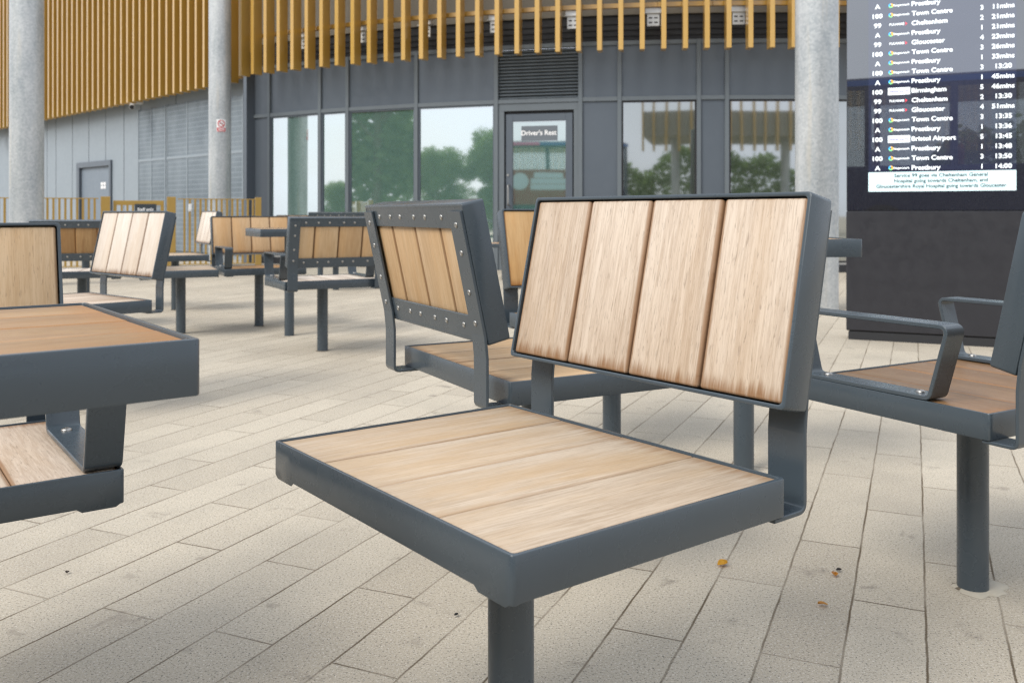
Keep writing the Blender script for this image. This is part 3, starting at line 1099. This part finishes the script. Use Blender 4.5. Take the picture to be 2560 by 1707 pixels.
def ring_arc(bm, cx, cy, r0, r1, a0, a1, mi):
    n = 8
    a_ = []; b_ = []
    for i in range(n + 1):
        t_ = R(a0 + (a1 - a0) * i / n)
        a_.append(bm.verts.new((cx + r0 * math.cos(t_), cy + r0 * math.sin(t_), 0)))
        b_.append(bm.verts.new((cx + r1 * math.cos(t_), cy + r1 * math.sin(t_), 0)))
    loops_to_faces(bm, [a_, b_], False, mi)
def quad(bm, x0, y0, x1, y1, mi, z=0.0):
    f = bm.faces.new([bm.verts.new(p) for p in ((x0, y0, z), (x1, y0, z), (x1, y1, z), (x0, y1, z))])
    f.material_index = mi
LOGO_MATS = [M_TXT, M_LOGO1, M_LOGO2, M_LOGO3, M_LOGOR, M_LOGOV]
def lit_piece(name, tb, mats=M_TXT):
    bmesh.ops.transform(tb, matrix=Matrix.Translation((0, 0.0036, 0)) @ Matrix.Rotation(R(90), 4, 'X'), verts=tb.verts[:])
    return finish(name, tb, mats, scr)
for i, (no, lg, dest, st, tm_) in enumerate(ROWS):
    zc = 2.024 - 0.0575 * i
    sz = 0.0375
    yb = zc - 0.0130
    tb = bmesh.new(); put_text(tb, no, 0.180, yb, sz, True, 'C', 0, 0, 1.12); lit_piece('service_number', tb)
    tb = bmesh.new()
    if lg == 's':
        ring_arc(tb, 0.254, zc, 0.006, 0.013, 90, 200, 1)
        ring_arc(tb, 0.254, zc, 0.006, 0.013, 200, 320, 3)
        ring_arc(tb, 0.254, zc, 0.006, 0.013, 320, 450, 2)
        w1 = GLYPH[('Stagecoach', True)][2]
        put_text(tb, 'Stagecoach', 0.268, zc - 0.006, 0.017, True, 'L', 0, 0, 0.088 / (w1 * 0.017))
    elif lg == 'p':
        w1 = GLYPH[('PULHAMS', True)][2]
        put_text(tb, 'PULHAMS', 0.246, zc - 0.006, 0.019, True, 'L', 0, 0, 0.082 / (w1 * 0.019))
        f = tb.faces.new([tb.verts.new(p) for p in ((0.332, zc - 0.011, 0), (0.345, zc, 0), (0.332, zc + 0.011, 0), (0.337, zc, 0))])
        f.material_index = 4
    else:
        quad(tb, 0.238, zc - 0.021, 0.360, zc + 0.021, 0)
        w1 = GLYPH[('national express', True)][2]
        put_text(tb, 'national express', 0.299, zc - 0.007, 0.022, True, 'C', 5, 0.0008, 0.108 / (w1 * 0.022))
    lit_piece('operator_logo', tb, LOGO_MATS)
    tb = bmesh.new(); put_text(tb, dest, 0.369, yb, sz, True, 'L', 0, 0, 1.06); lit_piece('destination', tb)
    if st:
        tb = bmesh.new(); put_text(tb, st, 0.742, yb, sz, True, 'C', 0); lit_piece('stand_number', tb)
        tb = bmesh.new(); put_text(tb, tm_, 0.908 if 'min' in tm_ else 0.895, yb, sz, True, 'R', 0, 0, 1.08); lit_piece('departure_time', tb)

# ------------------------------------------------------------------ seats
SW, SD, SZ = 0.5456, 0.417, 0.432
BW, BZ, TILT_Y, BH = 0.5439, 0.5122, -0.0574, 0.272
BACK_ANG = math.atan2(0.0574, 0.2658)
BDEP = 0.0455

def frame_bm(w, dpt, h=0.0465, lip=0.005):
    bm = bmesh.new()
    pts = rrect(w, dpt, 0.005, (0.011, 0.055, 0.062))
    ins = lambda p, k: (p[0] * (1 - 2 * k / w), p[1] * (1 - 2 * k / dpt))
    def zb(q):
        front = q[1] > dpt / 2 - 0.008
        if not front:
            return -h
        return -(h + lip * 0.25) if q[2] < 0.006 else (-(h + lip) if q[2] < 0.058 else -h)
    L_ = []
    L_.append([bm.verts.new((*ins(p, 0.005), -h + 0.004)) for p in pts])
    L_.append([bm.verts.new((*ins(p, 0.0006), zb(p))) for p in pts])
    L_.append([bm.verts.new((p[0], p[1], zb(p) + 0.0012)) for p in pts])
    L_.append([bm.verts.new((p[0], p[1], -0.0016)) for p in pts])
    L_.append([bm.verts.new((*ins(p, 0.0006), -0.0004)) for p in pts])
    L_.append([bm.verts.new((*ins(p, 0.0018), 0)) for p in pts])
    L_.append([bm.verts.new((*ins(p, 0.0045), 0)) for p in pts])
    L_.append([bm.verts.new((*ins(p, 0.0050), -0.001)) for p in pts])
    L_.append([bm.verts.new((*ins(p, 0.0050), -0.024)) for p in pts])
    loops_to_faces(bm, L_)
    bm.faces.new(L_[0])
    bm.faces.new(list(reversed(L_[-1])))
    return bm

def seat_slats_bm(w, dpt, n=4, along='y'):
    bm = bmesh.new()
    wi, di = w - 0.013, dpt - 0.013
    span = wi if along == 'y' else di
    L = di if along == 'y' else wi
    gap = 0.0012
    pw = (span - gap * (n - 1)) / n
    for i in range(n):
        c = -span / 2 + pw / 2 + i * (pw + gap)
        M = Matrix.Translation((c, 0, -0.0122 - random.random() * 0.0010)) if along == 'y' else Matrix.Translation((0, c, -0.0122 - random.random() * 0.001)) @ Matrix.Rotation(R(90), 4, 'Z')
        plank(bm, M, pw, L, 0.020, 0.0016)
    return bm

# matrix of the backrest: local x across, y up the back, z out of the front face
ca, sa_ = math.cos(BACK_ANG), math.sin(BACK_ANG)
BM = Matrix(((-1, 0, 0, 0), (0, -sa_, ca, -SD / 2 + 0.0017), (0, ca, sa_, BZ), (0, 0, 0, 1)))

def backframe_bm():
    bm = bmesh.new()
    pts = rrect(BW, BH, 0.006, ())
    w, h = BW, BH
    ins = lambda p, k: (p[0] * (1 - 2 * k / w), p[1] * (1 - 2 * k / h))
    L_ = []
    for k, z in ((0.0055, -0.030), (0.0055, -0.0008), (0.0045, 0), (0.0015, 0), (0.0004, -0.0005), (0, -0.0018), (0, -BDEP + 0.002), (0.0006, -BDEP + 0.0005), (0.002, -BDEP), (0.006, -BDEP), (0.006, -0.030)):
        L_.append([bm.verts.new((*ins(p, k), z)) for p in pts])
    loops_to_faces(bm, L_)
    # rear flats
    box(bm, (-w / 2 + 0.004, h / 2 - 0.049, -BDEP + 0.0006), (w / 2 - 0.004, h / 2 - 0.003, -BDEP + 0.0056), 0.001)
    box(bm, (-w / 2 + 0.004, -h / 2 + 0.003, -BDEP + 0.0006), (w / 2 - 0.004, -h / 2 + 0.052, -BDEP + 0.0056), 0.001)
    bmesh.ops.transform(bm, matrix=BM @ Matrix.Translation((0, h / 2, 0)), verts=bm.verts[:])
    return bm

def backslats_bm():
    bm = bmesh.new()
    wi, hi = BW - 0.014, BH - 0.014
    n, gap = 4, 0.0035
    pw = (wi - gap * 3) / 4
    for i in range(n):
        c = -wi / 2 + pw / 2 + i * (pw + gap)
        M = BM @ Matrix.Translation((c, BH / 2, -0.0205 - random.random() * 0.0012))
        plank(bm, M, pw, hi, 0.036, 0.0040)
    return bm

def bracket_bm(sgn):
    bm = bmesh.new()
    x1 = sgn * (BW / 2 - 0.002)
    x0 = sgn * (BW / 2 - 0.057)
    def bp(v, z):
        q = BM @ Vector((0, v, z)); return (q.y, q.z)
    zr = -BDEP - 0.0030
    top = bp(BH - 0.014, zr)
    low = bp(-0.004, zr)
    yv = low[0] - 0.0005
    path = [top, bp(0.02, zr), (yv, BZ - 0.035), (yv, SZ - 0.0510), (-SD / 2 + 0.016, SZ - 0.0510)]
    path = [top] + fillet(path[0:], 0.012)[1:]
    ribbon(bm, path, min(x0, x1), max(x0, x1), 0.006)
    return bm

def arm_bm(sgn):
    bm = bmesh.new()
    x1 = sgn * (SW / 2 - 0.001)
    x0 = sgn * (SW / 2 - 0.052)
    z0 = SZ + 0.0045
    path = fillet([(-0.090, z0), (0.198, z0), (0.232, SZ + 0.138), (-0.128, SZ + 0.138)], 0.014, True)
    ribbon(bm, path, min(x0, x1), max(x0, x1), 0.008, True)
    return bm

def dome_bm(r, h, hex_=True):
    bm = bmesh.new()
    rings = []
    n = 14
    for k, (rr, zz) in enumerate(((r, 0), (r, h * 0.25), (r * 0.86, h * 0.7), (r * 0.55, h), (r * 0.42, h), (r * 0.36, h * 0.5))):
        rings.append([bm.verts.new((rr * math.cos(2 * math.pi * i / n), rr * math.sin(2 * math.pi * i / n), zz)) for i in range(n)])
    loops_to_faces(bm, rings)
    bm.faces.new(rings[-1])
    return bm

SEAT_M = Matrix.Translation((0, 0, SZ)) @ Matrix.Rotation(R(0.2), 4, 'X')
def make_seat(arms):
    root = empty('bus_station_seat')
    bm = frame_bm(SW, SD)
    bmesh.ops.transform(bm, matrix=SEAT_M, verts=bm.verts[:])
    finish('seat_frame', bm, M_PAINT, root, 35)
    bm = seat_slats_bm(SW, SD)
    bmesh.ops.transform(bm, matrix=SEAT_M, verts=bm.verts[:])
    finish('seat_slats', bm, WOOD['sand'], root, 50)
    bf = finish('backrest_frame', backframe_bm(), M_PAINT, root, 35)
    finish('backrest_slats', backslats_bm(), WOOD['pale'], root, 50)
    for sgn in (-1, 1):
        finish('back_bracket', bracket_bm(sgn), M_PAINT, root, 40)
    bm = bmesh.new()
    cyl(bm, (0, 0, -0.09), (0, 0, SZ - 0.044), 0.0302, seg=48)
    finish('post', bm, M_PAINT, root, 40)
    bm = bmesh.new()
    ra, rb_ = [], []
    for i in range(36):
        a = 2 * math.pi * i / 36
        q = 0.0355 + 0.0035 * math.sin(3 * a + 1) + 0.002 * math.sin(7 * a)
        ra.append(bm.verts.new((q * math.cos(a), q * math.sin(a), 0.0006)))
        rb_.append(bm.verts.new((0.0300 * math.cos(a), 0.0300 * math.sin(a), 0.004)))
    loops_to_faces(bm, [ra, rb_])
    finish('mortar_shadow_ring', bm, M_SHADOW_RING, root, 60)  # dark ring drawn for the shadow, gap and mortar at the post foot
    # screws on the rear of the backrest
    sc = None
    spots = [(-0.165 + q, BH - 0.027, -BDEP + 0.0006) for q in (0, 0.083, 0.143, 0.222, 0.282, 0.350)]
    spots += [(-0.172 + q, 0.030, -BDEP + 0.0006) for q in (0, 0.083, 0.143, 0.222, 0.282, 0.357)]
    for sx_ in (-1, 1):
        spots += [(sx_ * (BW / 2 - 0.030), v, -BDEP - 0.006) for v in (0.042, 0.102, 0.178, 0.232)]
    for (x_, v, z_) in spots:
        if sc is None:
            sc = finish('screw', dome_bm(0.0058, 0.0022), M_STEEL, bf, 40); ob = sc
        else:
            ob = sc.copy(); COL.objects.link(ob); ob.parent = bf
        ob.matrix_local = BM @ Matrix.Translation((x_, v, z_)) @ Matrix.Rotation(R(180), 4, 'X')
    if arms:
        bo = None
        for sgn in (-1, 1):
            a = finish('armrest', arm_bm(sgn), M_PAINT, root, 40)
            for y_ in (-0.055, 0.160):
                if bo is None:
                    bo = finish('bolt', dome_bm(0.0085, 0.0045), M_STEEL, a, 40); ob = bo
                else:
                    ob = bo.copy(); COL.objects.link(ob); ob.parent = a
                ob.location = (sgn * (SW / 2 - 0.028), y_, SZ + 0.0085)
    return root

def copy_tree(o, parent=None, skip=()):
    c = o.copy(); COL.objects.link(c)
    if parent is not None:
        c.parent = parent
    for ch in [k_ for k_ in o.children if k_.name.split('.')[0] not in skip]:
        copy_tree(ch, c, skip)
    return c

def set_wood(root, seat, back):
    for ch in root.children:
        nm = ch.name.split('.')[0]
        if nm in ('seat_slats', 'backrest_slats', 'table_top_slats'):
            ch.material_slots[0].link = 'OBJECT'
            ch.material_slots[0].material = WOOD[seat if nm != 'backrest_slats' else back]

plain = make_seat(False)
armed = make_seat(True)
GROUP = 'wood and steel seats of the bus station'
SEATS = [  # kind, x, y, yaw, dz, seat wood, back wood, show rear screws, label
    ('p', -0.0014, 1.1848, 2.2284, 0.0203, 'sand', 'pale', False, 'large seat in the centre foreground with pale timber backrest facing the left'),
    ('p', 0.0514, 2.0545, -1.0800, 0.0209, 'tan', 'tan', True, 'seat turned away just behind the foreground seat, screwed rear of its backrest seen close up'),
    ('a', 0.9489, 1.8699, 0.5246, -0.0035, 'orange', 'orange', False, 'seat with armrests and dark orange brown planks at the right edge'),
    ('a', -0.8917, 1.2922, -2.5085, -0.0234, 'pale', 'oat', False, 'seat with armrest half hidden behind the near left wooden table'),
    ('a', -1.0666, 5.1118, 0.5152, -0.0193, 'white', 'tan', True, 'seat with armrests turned away in the middle distance, screwed rear frame and tan planks'),
    ('a', -1.7391, 6.2433, 3.6377, -0.0230, 'amber', 'tan', False, 'seat with armrests facing the viewer behind the small floating table top'),
    ('p', -1.7435, 3.5599, 2.4249, 0.0044, 'pale', 'white', False, 'seat with bleached white backrest facing left in front of the staff gate'),
    ('p', -2.1356, 5.8556, -1.1610, -0.0103, 'sand', 'pale', False, 'seat facing right whose backrest hides behind the bleached white backrest'),
    ('p', -2.9600, 6.2500, 0.3000, -0.0450, 'white', 'amber', True, 'seat turned away at the left, orange planks in dark screwed rear frame before the gate'),
    ('p', -2.7061, 7.2938, 2.1062, 0.0161, 'sand', 'white', False, 'far seat with a white backrest standing right against the gold fence'),
    ('p', -2.4300, 10.1500, 3.1400, -0.0200, 'tan', 'amber', False, 'farthest seat below the green window, only the orange top of its backrest showing'),
    ('p', -1.7900, 9.2200, 0.2200, 0.0110, 'amber', 'orange', True, 'far seat turned away, only its dark screwed top rail showing below the windows'),
    ('p', 0.3281, 2.9858, 3.6182, 0.0094, 'tan', 'gold', False, 'seat with golden backrest peeking out between the two foreground backrests'),
    ('p', -0.0900, 10.6000, 1.5708, 0.0, 'amber', 'amber', False, 'far seat nearly hidden behind the seat with the golden backrest'),
]
used = {'p': False, 'a': False}
for kind, x, y, yaw, dz, sw, bw, scr_, lab in SEATS:
    proto = plain if kind == 'p' else armed
    if not used[kind] and not scr_:
        pass
    r_ = copy_tree(proto, None, () if scr_ else ('screw',))
    r_.location = (x, y, dz)
    r_.rotation_euler = (0, 0, yaw)
    set_wood(r_, sw, bw)
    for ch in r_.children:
        if ch.name.split('.')[0] == 'mortar_shadow_ring':
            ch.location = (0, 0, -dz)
    tag(r_, lab, 'seat', GROUP)
def kill(o):
    for c in list(o.children):
        kill(c)
    bpy.data.objects.remove(o)
kill(plain); kill(armed)

# ------------------------------------------------------------------ tables
def make_table():
    root = empty('side_table')
    bm = frame_bm(SW, SD, 0.050, 0.0)
    finish('table_frame', bm, M_PAINT, root, 35)
    finish('table_top_slats', seat_slats_bm(SW, SD, 4, 'x'), WOOD['amber'], root, 50)
    bm = bmesh.new()
    cyl(bm, (0, 0, -0.85), (0, 0, -0.044), 0.0302, seg=48)
    finish('post', bm, M_PAINT, root, 40)
    return root
t0 = make_table()
TABLES = [
    (-0.618, 0.800, 0.658, 0.660, 'amber', (0, 0), 'near wooden table cut by the left edge, orange brown top in steel rim'),
    (-1.383, 5.81, 0.50, 0.679, 'tan', (-0.05, -0.03), 'small table beside the screwed rear of a seat in the middle distance'),
    (0.694, 2.72, 0.03, 0.700, 'tan', (0, 0), 'table whose end sticks out right of the large pale foreground backrest'),
    (-3.45, 7.35, 0.2, 0.665, 'sand', (0, 0), 'table behind the screwed rear of the left seat, only its post showing'),
    (-2.10, 9.95, 0.3, 0.670, 'sand', (0, 0), 'far table hidden behind a seat back, only its post showing'),
]
for i, (x, y, rz, z, wd, po, lab) in enumerate(TABLES):
    o = t0 if i == 0 else copy_tree(t0)
    o.location = (x, y, z)
    o.rotation_euler = (0, 0, rz)
    set_wood(o, wd, wd)
    for ch in o.children:
        if ch.name.split('.')[0] == 'post':
            ch.location = (po[0], po[1], 0)
    tag(o, lab, 'table', 'small tables between the seats')

# ------------------------------------------------------------------ small things on the paving
bm = bmesh.new()
n = 40
ring = []; top = []
for i in range(n):
    a = 2 * math.pi * i / n
    r_ = 0.049 + 0.009 * math.sin(2 * a + 0.6) + 0.005 * math.sin(5 * a) + 0.004 * math.sin(9 * a + 1)
    ring.append(bm.verts.new((r_ * math.cos(a), r_ * math.sin(a), 0.0005)))
    top.append(bm.verts.new((r_ * 0.9 * math.cos(a), r_ * 0.9 * math.sin(a), 0.004)))
loops_to_faces(bm, [ring, top])
bm.faces.new(top)
mp_ = finish('mortar_patch', bm, M_GROUT, None, 60)
mp_.location = (0.965, 1.868, 0)
tag(mp_, 'pale mortar patch around the foot of the right seat post', 'mortar')

def leaf(x, y, s, rz, c, label, nm='fallen_leaf'):
    bm = bmesh.new()
    rows = []
    for i in range(7):
        t_ = i / 6
        wd = math.sin(math.pi * (0.08 + 0.88 * t_)) * 0.42
        row = []
        for j in range(5):
            q = (j - 2) / 2
            z_ = 0.10 + 0.30 * q * q * (0.4 + t_) + 0.22 * math.sin(t_ * 3.0) * (1 if j > 1 else 0.3)
            row.append(bm.verts.new((s * (t_ - 0.5), s * wd * q, s * z_ * 0.6 + 0.002)))
        rows.append(row)
    loops_to_faces(bm, rows, False)
    bmesh.ops.solidify(bm, geom=bm.faces[:], thickness=0.0006)
    m, t, b = new_mat('leaf_' + nm)
    f = noise(t, objco(t), 90, 3)
    link(t, mixc(t, f, tuple(v * 0.6 for v in c), c), b.inputs['Base Color'])
    b.inputs['Roughness'].default_value = 0.6
    o = finish(nm, bm, m, None, 60)
    o.location = (x, y, 0.001)
    o.rotation_euler = (0, 0, rz)
    tag(o, label, 'leaf' if nm == 'fallen_leaf' else 'twig')
def gp(px, py):
    d_ = 0.77 * 2270 / (py - 535)
    return (px - 1280) / 2270 * d_, d_
for (px, py, s, rz, c, lab, nm) in (
        (1807, 1415, 0.025, 0.4, (0.95, 0.55, 0.05), 'curled yellow orange leaf on the paving below the foreground seat', 'fallen_leaf'),
        (2087, 1440, 0.016, 1.4, (0.75, 0.33, 0.04), 'small orange leaf beside a dark scrap on the paving', 'fallen_leaf'),
        (2097, 1429, 0.012, 0.1, (0.05, 0.04, 0.035), 'small dark scrap touching the small orange leaf', 'dark_scrap'),
        (2057, 1516, 0.019, 3.0, (0.83, 0.45, 0.12), 'flat pale orange leaf lying nearest the viewer on the paving', 'fallen_leaf'),
        (1141, 1541, 0.009, 0.6, (0.03, 0.03, 0.03), 'tiny dark crumb left of the foreground seat post', 'dark_scrap'),
        (168, 1434, 0.010, 1.9, (0.06, 0.04, 0.03), 'tiny dark crumb on the paving at the lower left', 'dark_scrap')):
    x_, y_ = gp(px, py)
    leaf(x_, y_, s, rz, c, lab, nm)

# ------------------------------------------------------------------ what stands behind the viewer and shows in the glass
def mat_leaf(name, c):
    m, t, b = new_mat(name)
    oi = N(t, 'ShaderNodeObjectInfo')
    f = noise(t, objco(t), 1.2, 3)
    link(t, mixc(t, f, tuple(v * 0.6 for v in c), tuple(v * 1.3 for v in c)), b.inputs['Base Color'])
    b.inputs['Roughness'].default_value = 0.6
    tl = N(t, 'ShaderNodeBsdfTranslucent')
    tl.inputs[0].default_value = (c[0] * 1.6, c[1] * 1.8, c[2] * 1.2, 1)
    ms = N(t, 'ShaderNodeMixShader')
    ms.inputs[0].default_value = 0.45
    link(t, b.outputs[0], ms.inputs[1]); link(t, tl.outputs[0], ms.inputs[2])
    link(t, ms.outputs[0], t.nodes['Material Output'].inputs['Surface'])
    return m
M_LEAF = mat_leaf('tree_foliage', (0.12, 0.17, 0.06))
M_BARK = mat_plain('tree_bark', (0.10, 0.08, 0.06), 0.9)
def make_tree(seed, h, rad, nl=5200, ls=0.30):
    rnd = random.Random(seed)
    root = empty('tree')
    bm = bmesh.new()
    cyl(bm, (0, 0, -0.1), (0, 0, h * 0.55), 0.22, 0.12, seg=12)
    for i in range(9):
        a = rnd.random() * 6.28
        z0 = h * (0.28 + 0.3 * rnd.random())
        cyl(bm, (0, 0, z0), (math.cos(a) * rad * 0.6, math.sin(a) * rad * 0.6, z0 + h * 0.25), 0.08, 0.02, seg=8)
    finish('trunk', bm, M_BARK, root, 40)
    bm = bmesh.new()
    blobs = []
    for i in range(40):
        a = rnd.random() * 6.28; rr = rad * math.sqrt(rnd.random()) * 0.8
        zz = h * (0.10 + 0.82 * rnd.random())
        k_ = 1 - abs(zz / h - 0.5) * 0.9
        blobs.append((math.cos(a) * rr * k_, math.sin(a) * rr * k_, zz, rad * (0.20 + 0.2 * rnd.random())))
    for i in range(nl):
        bx, by, bz, br = rnd.choice(blobs)
        v = Vector((rnd.gauss(0, 1), rnd.gauss(0, 1), rnd.gauss(0, 1))).normalized() * br * (rnd.random() ** 0.4)
        p = Vector((bx, by, bz)) + v
        q = Matrix.Translation(p) @ Vector((rnd.gauss(0, 1), rnd.gauss(0, 1), rnd.gauss(0, 1))).to_track_quat('Z', 'Y').to_matrix().to_4x4()
        s_ = ls * (0.6 + 0.8 * rnd.random())
        f = bm.faces.new([bm.verts.new(q @ Vector(c_)) for c_ in ((-s_ / 2, 0, 0), (0, -s_ / 3.5, 0), (s_ / 2, 0, 0), (0, s_ / 3.5, 0))])
    finish('crown', bm, M_LEAF, root)
    return root
T1 = make_tree(3, 9.0, 3.8, 17000, 0.34)
TREES = [(-20.6, 1.0, 1.1, 0.0, 'tall broad green tree filling the reflection in the third window'),
         (-21.4, -9.2, 0.44, 1.0, 'bushy tree reflected low at the left of the window beside the door'),
         (-19.6, -10.9, 0.54, 2.2, 'taller tree reflected at the right of the window beside the door'),
         (-30.0, 1.6, 0.26, 3.1, 'small tree reflected at the foot of the narrow window'),
         (3.6, -25.0, 0.62, 4.0, 'tree standing over the hedge in the dark window reflections')]
for i, (x, y, s, rz, lab) in enumerate(TREES):
    o = T1 if i == 0 else copy_tree(T1)
    o.location = (x, y, 0); o.scale = (s, s, s); o.rotation_euler = (0, 0, rz)
    tag(o, lab, 'tree', 'trees reflected in the glass')

# parked single deck bus behind the viewer
BUSD = Vector((0.904, -0.427, 0)).normalized()
bus = empty('parked_bus', (-0.35, -4.35, 0), math.atan2(BUSD.y, BUSD.x))
tag(bus, 'dark blue bus seen only as a reflection in the departure screen and door', 'bus')
M_BUS = mat_paint('dark_blue_coach_paint', (0.012, 0.022, 0.075), 0.25, 0.05, 0.02)
M_BUSRED = mat_plain('red_advert_panel', (0.20, 0.015, 0.03), 0.4)
M_BUSSTRIPE = mat_plain('bright_blue_stripe', (0.012, 0.09, 0.34), 0.4)
M_BUSPINK = mat_plain('pink_stripe', (0.55, 0.10, 0.30), 0.4)
def mat_busglass():
    m, t, b = new_mat('bus_window_glass')
    outn = t.nodes['Material Output']
    tr = N(t, 'ShaderNodeBsdfTransparent')
    tr.inputs[0].default_value = (0.90, 0.93, 0.94, 1)
    gl = N(t, 'ShaderNodeBsdfGlossy')
    gl.inputs['Roughness'].default_value = 0.02
    ms = N(t, 'ShaderNodeMixShader')
    ms.inputs[0].default_value = 0.15
    link(t, tr.outputs[0], ms.inputs[1]); link(t, gl.outputs[0], ms.inputs[2])
    link(t, ms.outputs[0], outn.inputs['Surface'])
    return m
BL, BWD = 10.4, 2.5            # local x from -BL to 0, y from -BWD to 0 (near side y = 0)
bm = bmesh.new()
box(bm, (-BL, -BWD, 0.32), (0, 0, 1.55), 0.05)
box(bm, (-BL, -BWD, 2.80), (0, 0, 3.0), 0.06)
for q in range(9):
    x = -BL + 0.06 + q * (BL - 0.18) / 8
    for y in (-BWD + 0.02, -0.10):
        box(bm, (x, y, 1.50), (x + 0.10, y + 0.08, 2.84), 0)
finish('body', bm, M_BUS, bus)
for q in range(8):
    x = -BL + 0.16 + q * (BL - 0.18) / 8
    for y in (-BWD + 0.04, -0.06):
        bm = bmesh.new()
        box(bm, (x, y, 1.55), (x + (BL - 0.18) / 8 - 0.10, y + 0.012, 2.80), 0)
        finish('window', bm, mat_busglass() if q == 0 and y < -1 else bpy.data.materials['bus_window_glass'], bus)
for q in range(7):
    for y in (-0.75, -1.9):
        bm = bmesh.new()
        x = -BL + 0.7 + q * 1.4
        box(bm, (x, y - 0.42, 0.9), (x + 0.10, y + 0.38, 1.92), 0.05)
        finish('seat', bm, M_BUSRED, bus)
bm = bmesh.new()
box(bm, (-6.7, 0.0, 2.87), (0, 0.012, 2.96), 0.0)
finish('roof_stripe', bm, M_BUSSTRIPE, bus)
bm = bmesh.new()
box(bm, (-BL, 0.0, 2.87), (-6.7, 0.012, 2.96), 0.0)
finish('roof_stripe', bm, M_BUSPINK, bus)
bm = bmesh.new()
box(bm, (-8.6, 0.0, 1.05), (-5.6, 0.014, 2.12), 0.0)
adv = finish('advert_panel', bm, M_BUSRED, bus)
bm = bmesh.new()
M_ADV = mat_plain('pale_advert_print', (0.45, 0.55, 0.60), 0.5)
for i_, (xa, xb, za) in enumerate(((-6.9, -6.0, 1.86), (-7.0, -5.85, 1.68), (-7.0, -5.9, 1.50))):
    box(bm, (xa, 0.0145, za), (xb, 0.018, za + 0.165), 0.0)
finish('advert_graphic', bm, M_ADV, adv)
bm = bmesh.new()
cyl(bm, (-7.32, 0.0145, 1.76), (-7.32, 0.018, 1.76), 0.26, seg=32)
finish('advert_graphic', bm, M_ADV, adv, 40)
for x in (-2.4, -8.2):
    for y in (-0.28, -BWD + 0.02):
        bm = bmesh.new()
        cyl(bm, (x, y, 0.46), (x, y + 0.30, 0.46), 0.46, seg=28)
        finish('wheel', bm, M_RUBBER, bus, 40)

# canopy on the far side of the forecourt, mirrored in the dark windows
can = empty('canopy', (5.0, -10.0, 0))
tag(can, 'concrete canopy with hanging gold fins mirrored in the dark windows by the right column', 'canopy')
bm = bmesh.new()
box(bm, (-5.4, -4.2, 3.65), (9.5, -0.01, 4.6), 0.02)
finish('roof_slab', bm, M_CONC, can)
for q in range(3):
    bm = bmesh.new()
    cyl(bm, (-4.3 + q * 4.6, -1.2, 0), (-4.3 + q * 4.6, -1.2, 3.66), 0.16, seg=24)
    finish('canopy_post', bm, M_GALV, can, 40)
cf = None
for q in range(34):
    if cf is None:
        bm = bmesh.new()
        box(bm, (-0.04, 0, 3.1), (0.04, 0.17, 5.7), 0.003)
        cf = finish('canopy_fin', bm, M_GOLD, can); ob = cf
    else:
        ob = cf.copy(); COL.objects.link(ob); ob.parent = can
    ob.location = (-5.4 + q * 0.44, 0.0, 0)

# clipped hedge beyond the canopy
rnd = random.Random(11)
bm = bmesh.new()
for i in range(15000):
    x = rnd.uniform(-9, 17); d_ = rnd.random()
    top = 3.3 + 0.5 * math.sin(x * 0.9) + 0.35 * math.sin(x * 2.3 + 1)
    z = top * (1 - d_ ** 1.6) + rnd.gauss(0, 0.12)
    y = -18.5 + rnd.gauss(0, 0.5)
    q = Matrix.Translation((x, y, max(0.05, z))) @ Vector((rnd.gauss(0, 1), rnd.gauss(0, 1), rnd.gauss(0, 1))).to_track_quat('Z', 'Y').to_matrix().to_4x4()
    k = 0.26 * (0.6 + 0.8 * rnd.random())
    bm.faces.new([bm.verts.new(q @ Vector(c_)) for c_ in ((-k / 2, 0, 0), (0, -k / 3, 0), (k / 2, 0, 0), (0, k / 3, 0))])
hd = finish('hedge', bm, M_LEAF)
tag(hd, 'long green hedge mirrored along the foot of the dark windows', 'hedge')
